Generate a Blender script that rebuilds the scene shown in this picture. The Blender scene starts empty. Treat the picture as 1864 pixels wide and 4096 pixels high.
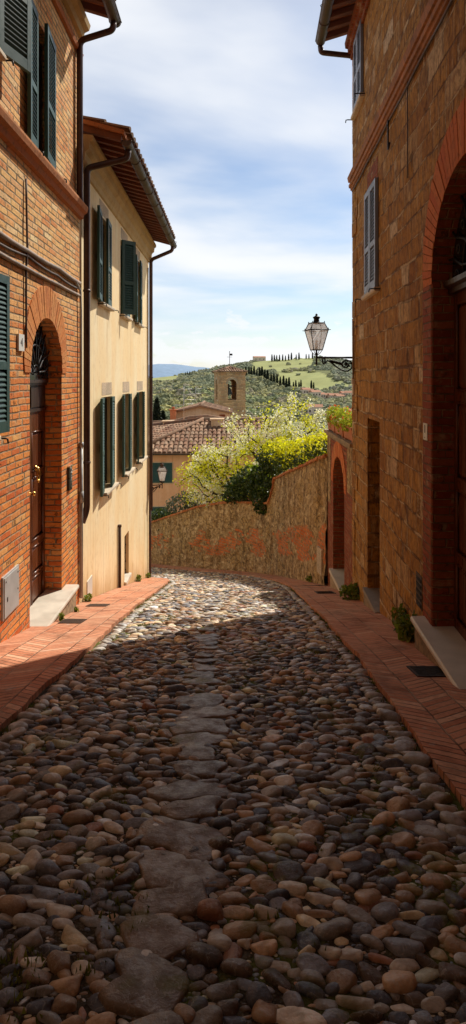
import bpy, bmesh, math, random
import numpy as np
from mathutils import Vector, Matrix, noise as mnoise

random.seed(7); RNG = np.random.default_rng(11)
SC = bpy.context.scene
COL = SC.collection
PI = math.pi
R = math.radians

# ------------------------------------------------------------------ node helper
class NT:
    def __init__(s, name):
        s.mat = bpy.data.materials.new(name); s.mat.use_nodes = True
        s.t = s.mat.node_tree; s.t.nodes.clear()
        s.out = s.t.nodes.new('ShaderNodeOutputMaterial')
        s._geo = None
    def put(s, sock, v):
        if v is None: return
        if hasattr(v, 'is_output'): s.t.links.new(v, sock)
        else:
            if isinstance(v, (tuple, list)) and len(v) == 3 and sock.type == 'RGBA': v = (*v, 1)
            sock.default_value = v
    def m(s, op, a, b=None, c=None, clamp=False):
        n = s.t.nodes.new('ShaderNodeMath'); n.operation = op; n.use_clamp = clamp
        for i, v in enumerate((a, b, c)): s.put(n.inputs[i], v)
        return n.outputs[0]
    def add(s, a, b): return s.m('ADD', a, b)
    def sub(s, a, b): return s.m('SUBTRACT', a, b)
    def mul(s, a, b): return s.m('MULTIPLY', a, b)
    def mix(s, f, a, b, mode='MIX'):
        n = s.t.nodes.new('ShaderNodeMix'); n.data_type = 'RGBA'; n.blend_type = mode
        s.put(n.inputs[0], f); s.put(n.inputs[6], a); s.put(n.inputs[7], b)
        return n.outputs[2]
    def geo(s, k):
        if s._geo is None: s._geo = s.t.nodes.new('ShaderNodeNewGeometry')
        return s._geo.outputs[k]
    def pos(s): return s.geo('Position')
    def sep(s, v):
        n = s.t.nodes.new('ShaderNodeSeparateXYZ'); s.put(n.inputs[0], v); return n.outputs
    def comb(s, x, y, z):
        n = s.t.nodes.new('ShaderNodeCombineXYZ')
        for i, v in enumerate((x, y, z)): s.put(n.inputs[i], v)
        return n.outputs[0]
    def scale(s, v, sc):
        n = s.t.nodes.new('ShaderNodeVectorMath'); n.operation = 'MULTIPLY'
        s.put(n.inputs[0], v); n.inputs[1].default_value = sc; return n.outputs[0]
    def noise(s, v, sc, det=3, rough=.55, dist=0.0, dim='3D', w=None):
        n = s.t.nodes.new('ShaderNodeTexNoise'); n.noise_dimensions = dim
        if dim == '1D': s.put(n.inputs['W'], w)
        else: s.put(n.inputs['Vector'], v)
        n.inputs['Scale'].default_value = sc; n.inputs['Detail'].default_value = det
        n.inputs['Roughness'].default_value = rough; n.inputs['Distortion'].default_value = dist
        return n.outputs[0]
    def white(s, v):
        n = s.t.nodes.new('ShaderNodeTexWhiteNoise'); n.noise_dimensions = '3D'; s.put(n.inputs[0], v)
        return n.outputs[0]
    def voro(s, v, sc, feat='F1', out=0, rnd=1.0):
        n = s.t.nodes.new('ShaderNodeTexVoronoi'); n.feature = feat; s.put(n.inputs['Vector'], v)
        n.inputs['Scale'].default_value = sc; n.inputs['Randomness'].default_value = rnd
        return n.outputs[out]
    def ramp(s, f, stops, interp='LINEAR'):
        n = s.t.nodes.new('ShaderNodeValToRGB'); cr = n.color_ramp; cr.interpolation = interp
        while len(cr.elements) < len(stops): cr.elements.new(1)
        for e, (p, c) in zip(cr.elements, stops):
            e.position = p; e.color = (*c, 1) if len(c) == 3 else c
        s.put(n.inputs[0], f); return n.outputs[0]
    def rng(s, f, a, b, c=0.0, d=1.0):
        n = s.t.nodes.new('ShaderNodeMapRange'); n.interpolation_type = 'SMOOTHSTEP'
        for i, v in enumerate((f, a, b, c, d)): s.put(n.inputs[i], v)
        return n.outputs[0]
    def attr(s, name, out='Color'):
        n = s.t.nodes.new('ShaderNodeAttribute'); n.attribute_name = name; return n.outputs[out]
    def bump(s, h, strength=.5, dist=.01):
        n = s.t.nodes.new('ShaderNodeBump'); n.inputs['Strength'].default_value = strength
        n.inputs['Distance'].default_value = dist; s.put(n.inputs['Height'], h); return n.outputs[0]
    def bsdf(s, col, rough=.8, metal=0.0, normal=None, spec=.5, **kw):
        n = s.t.nodes.new('ShaderNodeBsdfPrincipled')
        s.put(n.inputs['Base Color'], col); s.put(n.inputs['Roughness'], rough)
        s.put(n.inputs['Metallic'], metal); s.put(n.inputs['Specular IOR Level'], spec)
        if normal is not None: s.put(n.inputs['Normal'], normal)
        for k, v in kw.items(): s.put(n.inputs[k], v)
        s.t.links.new(n.outputs[0], s.out.inputs[0]); return n
    def wallcoord(s):
        p = s.sep(s.pos()); nn = s.sep(s.geo('True Normal'))
        fx = s.m('GREATER_THAN', s.m('ABSOLUTE', nn[0]), .6)
        fz = s.m('GREATER_THAN', s.m('ABSOLUTE', nn[2]), .75)
        u = s.add(s.mul(fx, p[1]), s.mul(s.sub(1, fx), p[0]))
        v = s.add(s.mul(fz, p[1]), s.mul(s.sub(1, fz), p[2]))
        return u, v
    def bricks(s, u, v, w, h, mortar, wob=.012, wobs=3.0, rough=.006, wvar=.5, hvar=0.0):
        vec = s.comb(u, v, 0)
        n1 = s.noise(vec, wobs, 3); n2 = s.noise(s.comb(s.add(u, 31.7), v, 4.2), wobs, 3)
        u2 = s.add(u, s.mul(s.sub(n1, .5), wob * 2)); v2 = s.add(v, s.mul(s.sub(n2, .5), wob * 2))
        vv = s.m('DIVIDE', v2, h)
        if hvar: vv = s.add(vv, s.mul(s.noise(None, .9, 0, dim='1D', w=vv), hvar))
        row = s.m('FLOOR', vv); fv = s.m('FRACT', vv)
        rr = s.white(s.comb(row, 3.3, 1.7))
        uu = s.add(s.m('DIVIDE', u2, w), s.add(s.mul(row, .5), s.mul(rr, .6)))
        uu = s.add(uu, s.mul(s.noise(None, .8, 0, dim='1D', w=s.add(uu, s.mul(row, 7.31))), wvar * 2))
        col = s.m('FLOOR', uu); fu = s.m('FRACT', uu)
        r1 = s.white(s.comb(col, row, .5)); r2 = s.white(s.comb(col, row, 9.5))
        du = s.mul(s.m('MINIMUM', fu, s.sub(1, fu)), w); dv = s.mul(s.m('MINIMUM', fv, s.sub(1, fv)), h)
        d = s.m('MINIMUM', du, dv)
        d = s.add(d, s.mul(s.sub(s.noise(vec, 38, 2), .5), rough * 2))
        mask = s.rng(d, mortar * .35, mortar * 1.0)
        return mask, r1, r2, d

MATS = {}
def simple(name, col, rough=.6, metal=0.0, var=.12, nscale=25, bump=.15, spec=.5, dist=.003):
    s = NT(name); p = s.pos()
    n = s.noise(p, nscale, 4); n2 = s.noise(p, 2.3, 2)
    f = s.add(s.mul(n, .6), s.mul(n2, .4))
    lo = tuple(c * (1 - var * 2) for c in col); hi = tuple(min(1, c * (1 + var * 2)) for c in col)
    c = s.ramp(f, [(.3, lo), (.7, hi)])
    rr = s.rng(n, .3, .7, max(.05, rough - .1), min(1, rough + .1))
    s.bsdf(c, rr, metal, s.bump(n, bump, dist), spec)
    MATS[name] = s.mat; return s.mat

def brick_mat(name, c_lo, c_hi, w=.23, h=.068, low_tint=None, mort=(.56, .38, .22), rubble=True, mortar=.011):
    s = NT(name); u, v = s.wallcoord(); p = s.pos()
    mask, r1, r2, d = s.bricks(u, v, w, h, mortar, wob=.014, wobs=2.2, rough=.006, wvar=.45)
    a = s.ramp(r1, [(0, c_lo[0]), (.35, c_lo[1]), (.7, c_lo[2]), (1, c_lo[3])])
    b = s.ramp(r1, [(0, c_hi[0]), (.35, c_hi[1]), (.7, c_hi[2]), (1, c_hi[3])])
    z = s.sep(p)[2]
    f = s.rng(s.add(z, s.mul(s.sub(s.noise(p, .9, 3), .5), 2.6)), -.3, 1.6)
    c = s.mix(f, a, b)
    grain = s.noise(p, 26, 5, .65); big = s.noise(p, 1.3, 4, .6)
    c = s.mix(s.rng(grain, .35, .8, 0, .55), c, s.mix(1.0, c, (.55, .48, .42), 'MULTIPLY'))
    c = s.mix(s.rng(s.noise(p, 5, 4, .7), .56, .72, 0, .6), c, (.55, .40, .24))       # old plaster and lime smears
    c = s.mix(s.rng(big, .5, .75, 0, .35), c, s.mix(1.0, c, (.62, .5, .45), 'MULTIPLY'))
    mm = s.mix(s.rng(s.noise(p, 7, 4), .4, .62), tuple(x * .5 for x in mort), mort)
    pits = s.rng(s.noise(p, 9, 5, .7), .60, .66)
    c = s.mix(s.mul(pits, .7), c, (.13, .055, .02))
    c = s.mix(mask, mm, c)
    c = s.mix(1.0, c, (1, 1, 1), 'MULTIPLY')
    hgt = s.sub(s.add(s.add(s.mul(mask, .8), s.mul(grain, .45)), s.mul(r2, .3)), s.mul(pits, .5))
    s.bsdf(c, .88, 0, s.bump(hgt, 1.0, .022), .25)
    MATS[name] = s.mat
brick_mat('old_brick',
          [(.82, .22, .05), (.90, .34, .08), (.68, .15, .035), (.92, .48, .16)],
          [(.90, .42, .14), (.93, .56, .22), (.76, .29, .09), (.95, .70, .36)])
brick_mat('red_brick',
          [(.30, .062, .022), (.36, .088, .028), (.26, .05, .018), (.40, .12, .04)],
          [(.32, .07, .024), (.36, .095, .03), (.28, .055, .02), (.40, .13, .045)], w=.26, h=.068, mort=(.40, .24, .12), mortar=.008)

def ashlar_mat():
    s = NT('ashlar_stone'); u, v = s.wallcoord(); p = s.pos()
    mask, r1, r2, d = s.bricks(u, v, .30, .20, .016, wob=.04, wobs=2.0, rough=.018, wvar=.9, hvar=.7)
    c = s.ramp(r1, [(0, (.50, .225, .035)), (.3, (.60, .29, .05)), (.5, (.44, .185, .028)), (.75, (.66, .33, .065)), (.90, (.52, .27, .075)), (.96, (.74, .48, .22)), (1, (.9, .70, .46))])
    g = s.noise(p, 16, 6, .68); big = s.noise(p, .9, 4)
    c = s.mix(s.rng(g, .38, .68, 0, .85), c, s.mix(1.0, c, (.46, .36, .28), 'MULTIPLY'))
    streak = s.noise(s.scale(p, (16, 16, 3.2)), 1.0, 5, .65)
    c = s.mix(s.rng(streak, .50, .68, 0, .6), c, (.66, .42, .19))
    c = s.mix(s.rng(s.noise(s.scale(p, (24, 24, 3.5)), 1.0, 4, .6), .52, .64, 0, .65), c, (.17, .07, .018))
    c = s.mix(s.rng(big, .5, .7, 0, .45), c, s.mix(1.0, c, (.6, .46, .4), 'MULTIPLY'))
    pits = s.rng(s.noise(p, 6, 5, .7), .62, .70)
    c = s.mix(s.mul(pits, .65), c, (.11, .055, .02))
    mm = s.mix(s.rng(s.noise(p, 4, 4), .42, .56), (.22, .10, .03), (.74, .51, .27))
    c = s.mix(s.rng(d, .003, .015), mm, c)
    hgt = s.sub(s.add(s.add(s.mul(mask, .7), s.mul(g, .7)), s.mul(r2, .6)), s.mul(pits, .6))
    s.bsdf(c, .88, 0, s.bump(s.add(hgt, s.mul(streak, .6)), 1.0, .045), .25)
    MATS['ashlar_stone'] = s.mat
ashlar_mat()

def stucco_mat(name, base, light, dark, zlo=None):
    s = NT(name); p = s.pos()
    st = s.noise(s.scale(p, (2.2, 2.2, .55)), 1.0, 5, .62); bl = s.noise(p, .8, 4, .6); g = s.noise(p, 60, 3)
    c = s.mix(s.rng(st, .38, .66), base, light)
    c = s.mix(s.rng(bl, .45, .75, 0, .6), c, dark)
    if zlo is not None:      # damp staining that rises from the pavement
        q = s.sep(p)
        grd = s.add(q[2], s.add(s.mul(q[1], .278), .86))
        damp = s.rng(s.add(grd, s.mul(s.sub(st, .5), .9)), -.05, .55, .75, 0.0)
        c = s.mix(damp, c, (.50, .31, .13))
    fine = s.noise(p, 9, 5, .6)
    c = s.mix(s.rng(fine, .45, .75, 0, .4), c, s.mix(1.0, c, (.82, .74, .64), 'MULTIPLY'))
    rain = s.noise(s.scale(p, (9, 9, .45)), 1.0, 4, .6); c = s.mix(s.rng(rain, .52, .72, 0, .5), c, s.mix(1.0, c, (.74, .62, .48), 'MULTIPLY'))
    c = s.mix(s.rng(s.noise(p, 2.4, 5, .7), .60, .66, 0, .4), c, s.mix(1.0, c, (.80, .72, .62), 'MULTIPLY'))
    s.bsdf(c, .92, 0, s.bump(s.add(g, s.mul(fine, 1.5)), .25, .006), .2)
    MATS[name] = s.mat
stucco_mat('yellow_stucco', (.95, .72, .41), (.96, .79, .51), (.90, .63, .31), zlo=1)
stucco_mat('pink_stucco', (.86, .43, .22), (.90, .50, .28), (.74, .34, .165))
stucco_mat('ochre_stucco', (.66, .44, .26), (.72, .52, .34), (.50, .31, .18))
stucco_mat('low_bounce_stucco', (.24, .14, .075), (.28, .17, .10), (.19, .105, .055))  # invented dark coat for unseen walls, keeps bounce light low
stucco_mat('cream_trim', (.56, .38, .18), (.62, .44, .22), (.46, .29, .12))

def garden_wall_mat():
    s = NT('rubble_plaster'); p = s.pos(); q = s.sep(p)
    u = s.add(q[0], s.mul(q[1], -1.0)); v = q[2]
    mask, r1, r2, d = s.bricks(s.mul(u, .8), v, .22, .08, .011, wob=.015, wobs=2, wvar=.4)
    bc = s.ramp(r1, [(0, (.60, .15, .04)), (.5, (.70, .22, .07)), (1, (.52, .15, .05))])
    bc = s.mix(mask, (.38, .26, .15), bc)
    vd = s.voro(p, 7, 'DISTANCE_TO_EDGE'); rs = s.voro(p, 7, 'F1', 1)
    stone = s.mix(s.rng(vd, .01, .08), (.20, .13, .07), s.mix(s.noise(p, 14, 5, .7), (.28, .165, .06), (.60, .39, .17)))
    pl = s.noise(p, 7, 6, .72)
    plas = s.ramp(pl, [(.32, (.09, .055, .024)), (.44, (.33, .205, .095)), (.56, (.52, .34, .165)), (.7, (.78, .59, .34))])
    c = s.mix(s.rng(s.noise(p, 2.1, 4, .6), .48, .58), plas, stone)
    streak = s.noise(s.scale(p, (5, 5, .7)), 1.0, 4, .6)
    c = s.mix(s.rng(streak, .46, .66, 0, .75), c, s.mix(1.0, c, (.40, .34, .29), 'MULTIPLY'))
    spots = s.rng(s.noise(p, 9, 4, .65), .58, .63)
    c = s.mix(s.mul(spots, .55), c, (.74, .53, .27))
    dk = s.rng(s.noise(p, 13, 4, .65), .56, .62); c = s.mix(s.mul(dk, .7), c, (.10, .06, .025))
    # exposed brickwork in a band about a metre above the foot of the wall
    relz = s.add(v, s.add(s.mul(q[1], .27), .86))
    band = s.mul(s.rng(relz, .25, .5), s.rng(relz, 1.35, .85))
    bm = s.rng(s.add(s.add(s.noise(p, .75, 5, .62), s.mul(s.sub(r2, .5), .10)), s.mul(band, .10)), .59, .61)
    bm = s.mul(bm, band)
    bmk = s.mul(s.rng(bm, .25, .45), s.rng(s.noise(p, 8, 5, .75), .42, .47))
    c = s.mix(bmk, c, bc)
    h = s.add(s.mul(pl, 1.2), s.mul(s.mul(vd, 4), .5))
    h = s.sub(h, s.mul(bmk, s.sub(1.1, mask)))
    s.bsdf(c, .93, 0, s.bump(h, .9, .02), .2)
    MATS['rubble_plaster'] = s.mat
garden_wall_mat()

def tower_mat():
    s = NT('tower_stone'); u, v = s.wallcoord(); p = s.pos()
    mask, r1, r2, d = s.bricks(u, v, .34, .17, .02, wob=.05, wobs=1.5, rough=.02, wvar=.8, hvar=.4)
    c = s.ramp(r1, [(0, (.54, .31, .155)), (.4, (.70, .44, .22)), (.7, (.62, .33, .16)), (1, (.85, .58, .32))])
    c = s.mix(s.rng(s.noise(p, 1.2, 5, .7), .4, .7, 0, .6), c, (.22, .15, .10))
    c = s.mix(mask, (.40, .30, .2), c)
    s.bsdf(c, .95, 0, s.bump(s.add(mask, s.noise(p, 6, 4)), .8, .04), .1)
    MATS['tower_stone'] = s.mat
tower_mat()

def tile_mat(name, cols, lichen):
    s = NT(name); p = s.pos(); r = s.geo('Random Per Island')
    c = s.ramp(r, [(i / (len(cols) - 1), k) for i, k in enumerate(cols)])
    n = s.noise(p, 5, 5, .7)
    c = s.mix(s.rng(n, .48, .62, 0, .75), c, lichen)
    c = s.mix(s.rng(s.noise(p, 20, 4, .6), .5, .7, 0, .5), c, s.mix(1.0, c, (.4, .34, .3), 'MULTIPLY'))
    s.bsdf(c, .9, 0, s.bump(s.noise(p, 40, 4), .4, .01), .2)
    MATS[name] = s.mat
tile_mat('roof_tile', [(.26, .13, .075), (.18, .085, .05), (.36, .21, .13), (.23, .14, .09), (.44, .29, .19)], (.17, .125, .09))
tile_mat('eave_tile', [(.56, .20, .075), (.46, .15, .055), (.62, .27, .11)], (.42, .19, .09))
tile_mat('voussoir', [(.64, .22, .06), (.70, .29, .095), (.56, .17, .045), (.74, .36, .13)], (.55, .20, .07))
tile_mat('dark_voussoir', [(.62, .17, .05), (.68, .22, .065), (.54, .13, .04), (.70, .26, .09)], (.56, .18, .06))

def wood_mat(name, a, b, rough):
    s = NT(name); p = s.pos()
    g = s.noise(s.scale(p, (40, 40, 2.5)), 1.0, 4, .6); n = s.noise(p, 3, 3)
    c = s.mix(g, a, b); c = s.mix(s.rng(n, .4, .7, 0, .4), c, s.mix(1.0, c, (.5, .45, .4), 'MULTIPLY'))
    s.bsdf(c, s.rng(g, .3, .7, rough - .08, rough + .12), 0, s.bump(g, .2, .002), .5)
    MATS[name] = s.mat
wood_mat('door_wood', (.085, .022, .008), (.17, .05, .016), .30)
wood_mat('rafter_wood', (.16, .05, .022), (.25, .085, .036), .75)
wood_mat('dark_wood', (.03, .012, .007), (.055, .024, .012), .42)
def paint_mat(name, c, worn):
    s = NT(name); p = s.pos()
    n = s.noise(p, 18, 5, .65); n2 = s.noise(s.scale(p, (6, 6, 1.2)), 1.0, 4, .6)
    k = s.mix(s.rng(n2, .4, .75, 0, .5), c, worn)
    k = s.mix(s.rng(n, .62, .72, 0, .5), k, tuple(x * .5 for x in c))
    oi = s.t.nodes.new('ShaderNodeObjectInfo'); k = s.mix(s.rng(oi.outputs['Random'], 0, 1, 0, .55), k, worn)
    s.bsdf(k, s.rng(n, .3, .7, .38, .6), 0, s.bump(n, .15, .002), .45)
    MATS[name] = s.mat
paint_mat('green_paint', (.016, .060, .050), (.045, .10, .088))
paint_mat('blue_grey_paint', (.21, .24, .31), (.28, .30, .36))
simple('copper_pipe', (.085, .045, .034), .42, .35, .2, 12, .1)
simple('gutter_metal', (.10, .066, .046), .55, .3, .25, 9, .15)
simple('wrought_iron', (.020, .015, .013), .5, .6, .2, 40, .2)
simple('rusty_iron', (.07, .035, .02), .7, .3, .3, 30, .3)
simple('brass', (.75, .47, .14), .25, 1.0, .1, 40, .05)
simple('galvanised', (.40, .39, .37), .45, .5, .15, 14, .1)
simple('meter_grey', (.46, .45, .43), .5, .1, .08, 8, .05)
simple('marble', (.66, .58, .47), .45, 0, .09, 6, .1)
simple('grey_step', (.30, .24, .19), .7, 0, .15, 14, .3)
simple('sill_stone', (.62, .50, .36), .7, 0, .12, 18, .3)
simple('lintel_stone', (.50, .375, .25), .9, 0, .35, 45, .5)
simple('plaque_white', (.72, .68, .60), .4, 0, .04, 20, .03)
simple('text_grey', (.20, .19, .18), .6, 0, .05)
simple('text_dark', (.05, .035, .03), .6, 0, .05)
simple('intercom_steel', (.055, .058, .06), .35, .6, .15, 20, .05)
simple('chrome', (.72, .72, .70), .25, .9, .05)
simple('cable', (.28, .20, .15), .6, 0, .3, 15, .2)
simple('cable_dark', (.10, .065, .05), .6, 0, .3, 15, .2)
simple('brick_band', (.38, .165, .07), .9, 0, .3, 18, .6, dist=.01)
simple('terracotta', (.50, .17, .065), .8, 0, .15, 14, .2)
simple('bronze', (.05, .055, .045), .5, .7, .2)
simple('bark', (.05, .03, .02), .9, 0, .3, 30, .8, dist=.01)
simple('cypress_bark', (.09, .06, .04), .9, 0, .3, 30, .5)
simple('soil', (.09, .06, .035), .95, 0, .3, 8, .6, dist=.03)
simple('cement_base', (.33, .235, .135), .95, 0, .3, 16, .8, dist=.012)
simple('far_wall', (.62, .52, .42), .9, 0, .1, 1.0, .0)
simple('far_roof', (.42, .20, .12), .9, 0, .2, 1.0, .0)
simple('dark_void', (.012, .010, .009), .9, 0, .1)
simple('fan_glass', (.015, .016, .018), .12, 0, .1, 6, .02)
def glass_mat():
    s = NT('lantern_glass'); p = s.pos()
    n = s.noise(p, 14, 5, .65)
    d = s.t.nodes.new('ShaderNodeBsdfDiffuse'); tr = s.t.nodes.new('ShaderNodeBsdfTranslucent')
    tp = s.t.nodes.new('ShaderNodeBsdfTransparent'); gl = s.t.nodes.new('ShaderNodeBsdfGlossy')
    c = s.mix(s.rng(n, .4, .7), (.86, .82, .80), (.60, .50, .42))
    s.put(d.inputs[0], c); s.put(tr.inputs[0], c); gl.inputs['Roughness'].default_value = .2
    def mx(f, a, b):
        k = s.t.nodes.new('ShaderNodeMixShader'); s.put(k.inputs[0], f); s.t.links.new(a, k.inputs[1]); s.t.links.new(b, k.inputs[2]); return k.outputs[0]
    o = mx(.55, d.outputs[0], tr.outputs[0]); o = mx(.35, o, tp.outputs[0]); o = mx(.06, o, gl.outputs[0])
    s.t.links.new(o, s.out.inputs[0]); MATS['lantern_glass'] = s.mat
glass_mat()

def leaf_mat(name, cols, trans=.45, rough=.55):
    s = NT(name); r = s.geo('Random Per Island'); p = s.pos()
    n = s.noise(p, 1.6, 3)
    f = s.add(s.mul(r, .65), s.mul(n, .35))
    c = s.ramp(f, [(.15 + .7 * i / (len(cols) - 1), k) for i, k in enumerate(cols)])
    b = s.bsdf(c, rough, 0, None, .4)
    tr = s.t.nodes.new('ShaderNodeBsdfTranslucent'); s.put(tr.inputs[0], s.mix(1.0, c, (1.0, 1.0, .75), 'MULTIPLY'))
    k = s.t.nodes.new('ShaderNodeMixShader'); k.inputs[0].default_value = trans
    s.t.links.new(b.outputs[0], k.inputs[1]); s.t.links.new(tr.outputs[0], k.inputs[2])
    s.t.links.new(k.outputs[0], s.out.inputs[0]); MATS[name] = s.mat
leaf_mat('spring_leaf', [(.38, .40, .008), (.60, .60, .012), (.80, .76, .02), (.88, .80, .06)], .62)
leaf_mat('blossom', [(.90, .87, .78), (.95, .94, .90), (.86, .84, .62)], .5)
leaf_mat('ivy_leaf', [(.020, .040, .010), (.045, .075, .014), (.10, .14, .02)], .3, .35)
leaf_mat('sunlit_ivy_leaf', [(.16, .24, .015), (.34, .42, .025), (.52, .56, .05)], .55, .4)  # brighter ivy colour painted onto sun-facing leaves
leaf_mat('grey_bush_leaf', [(.05, .055, .03), (.11, .115, .06), (.22, .21, .12)], .3, .4)
leaf_mat('weed_leaf', [(.08, .12, .014), (.18, .24, .025), (.32, .38, .05)], .4, .5)
leaf_mat('moss_blade', [(.07, .085, .012), (.15, .16, .02), (.26, .25, .04)], .35, .7)
leaf_mat('geranium_leaf', [(.20, .30, .02), (.42, .50, .04), (.60, .62, .07)], .4, .5)
leaf_mat('red_petal', [(.62, .06, .03), (.75, .14, .06), (.80, .45, .12)], .4, .5)
leaf_mat('cypress_leaf', [(.010, .018, .008), (.020, .030, .012), (.035, .045, .02)], .15, .6)

def attr_mat(name, rough=.9, bumpd=.0, sc=3.0, spec=.3):
    s = NT(name); c = s.attr('col'); p = s.pos()
    n = s.noise(p, sc, 4, .6)
    c = s.mix(s.rng(n, .3, .75, 0, .5), c, s.mix(1.0, c, (.62, .6, .56), 'MULTIPLY'))
    s.bsdf(c, rough, 0, s.bump(n, .5, bumpd) if bumpd else None, spec)
    MATS[name] = s.mat
attr_mat('hill_ground', .95, 0, .05, .05)
attr_mat('woodland', .95, 0, .35, .05)
def cobble_mat():
    s = NT('cobble_stone'); c = s.attr('col'); p = s.pos()
    n = s.noise(p, 55, 5, .65); m = s.noise(p, 14, 4, .6)
    c = s.mix(s.rng(m, .35, .68, 0, .75), c, s.mix(1.0, c, (.46, .37, .30), 'MULTIPLY'))
    mo = s.noise(p, 2.2, 4, .6); c = s.mix(s.mul(s.rng(mo, .52, .64), s.rng(m, .45, .6, 0, .55)), c, (.20, .20, .035))
    c = s.mix(s.rng(n, .55, .75, 0, .35), c, (.62, .54, .44))
    vein = s.rng(s.m('ABSOLUTE', s.sub(s.noise(p, 9, 3, .5, 1.2), .5)), 0.0, .012, .3, 0.0)
    c = s.mix(vein, c, (.5, .45, .38))
    s.bsdf(c, s.rng(m, .3, .7, .30, .66), 0, s.bump(s.add(n, s.mul(m, 1.6)), .6, .010), .5)
    MATS['cobble_stone'] = s.mat
    s = NT('road_bed'); p = s.pos()
    n = s.noise(p, 30, 6, .7); mo = s.noise(p, 2.2, 4, .6); gv = s.voro(p, 85, 'F1', 0)
    c = s.ramp(n, [(.3, (.02, .014, .008)), (.52, (.07, .048, .028)), (.74, (.24, .18, .115))])
    c = s.mix(s.rng(gv, .0, .4, .4, 0), c, (.30, .24, .18))
    c = s.mix(s.rng(mo, .50, .60, 0, .85), c, (.11, .12, .018))
    s.bsdf(c, .95, 0, s.bump(s.add(n, s.mul(gv, -.6)), 1.0, .012), .2)
    MATS['road_bed'] = s.mat
cobble_mat()
def herringbone_mat():
    s = NT('herringbone_brick'); p = s.pos(); q = s.sep(p)
    n0 = s.noise(p, 3, 3); x = s.add(q[0], s.mul(s.sub(n0, .5), .02))
    y = s.add(q[1], s.mul(s.sub(s.noise(p, 2.3, 3), .5), .04))
    W = .235
    band = s.m('FLOOR', s.m('DIVIDE', x, W)); tx = s.m('PINGPONG', x, W); fx = s.m('FRACT', s.m('DIVIDE', x, W))
    dist = s.add(y, s.mul(tx, .62)); hh = .068
    rr = s.m('DIVIDE', dist, hh); row = s.m('FLOOR', rr); fr = s.m('FRACT', rr)
    r1 = s.white(s.comb(band, row, 2.5))
    d1 = s.mul(s.m('MINIMUM', fr, s.sub(1, fr)), hh); d2 = s.mul(s.m('MINIMUM', fx, s.sub(1, fx)), W)
    d = s.add(s.m('MINIMUM', d1, d2), s.mul(s.sub(s.noise(p, 40, 3), .5), .008))
    mask = s.rng(d, .001, .008)
    c = s.ramp(r1, [(0, (.54, .19, .09)), (.4, (.70, .31, .17)), (.75, (.60, .24, .125)), (1, (.80, .44, .27))])
    g = s.noise(p, 26, 5, .65); big = s.noise(p, 1.1, 4, .6)
    c = s.mix(s.rng(g, .4, .75, 0, .5), c, s.mix(1.0, c, (.6, .5, .45), 'MULTIPLY'))
    c = s.mix(s.rng(big, .45, .7, 0, .45), c, (.58, .34, .21))
    dirt = s.noise(p, 2.6, 6, .68); c = s.mix(s.rng(dirt, .5, .66, 0, .6), c, s.mix(1.0, c, (.42, .38, .34), 'MULTIPLY'))
    c = s.mix(s.rng(s.noise(p, 7, 4, .6), .64, .7, 0, .5), c, (.52, .44, .36))
    c = s.mix(mask, s.mix(s.rng(n0, .4, .6), (.14, .065, .035), (.50, .33, .22)), c)
    s.bsdf(c, .82, 0, s.bump(s.add(s.add(mask, s.mul(g, .7)), s.mul(r1, .7)), .9, .010), .3)
    MATS['herringbone_brick'] = s.mat
herringbone_mat()

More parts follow.
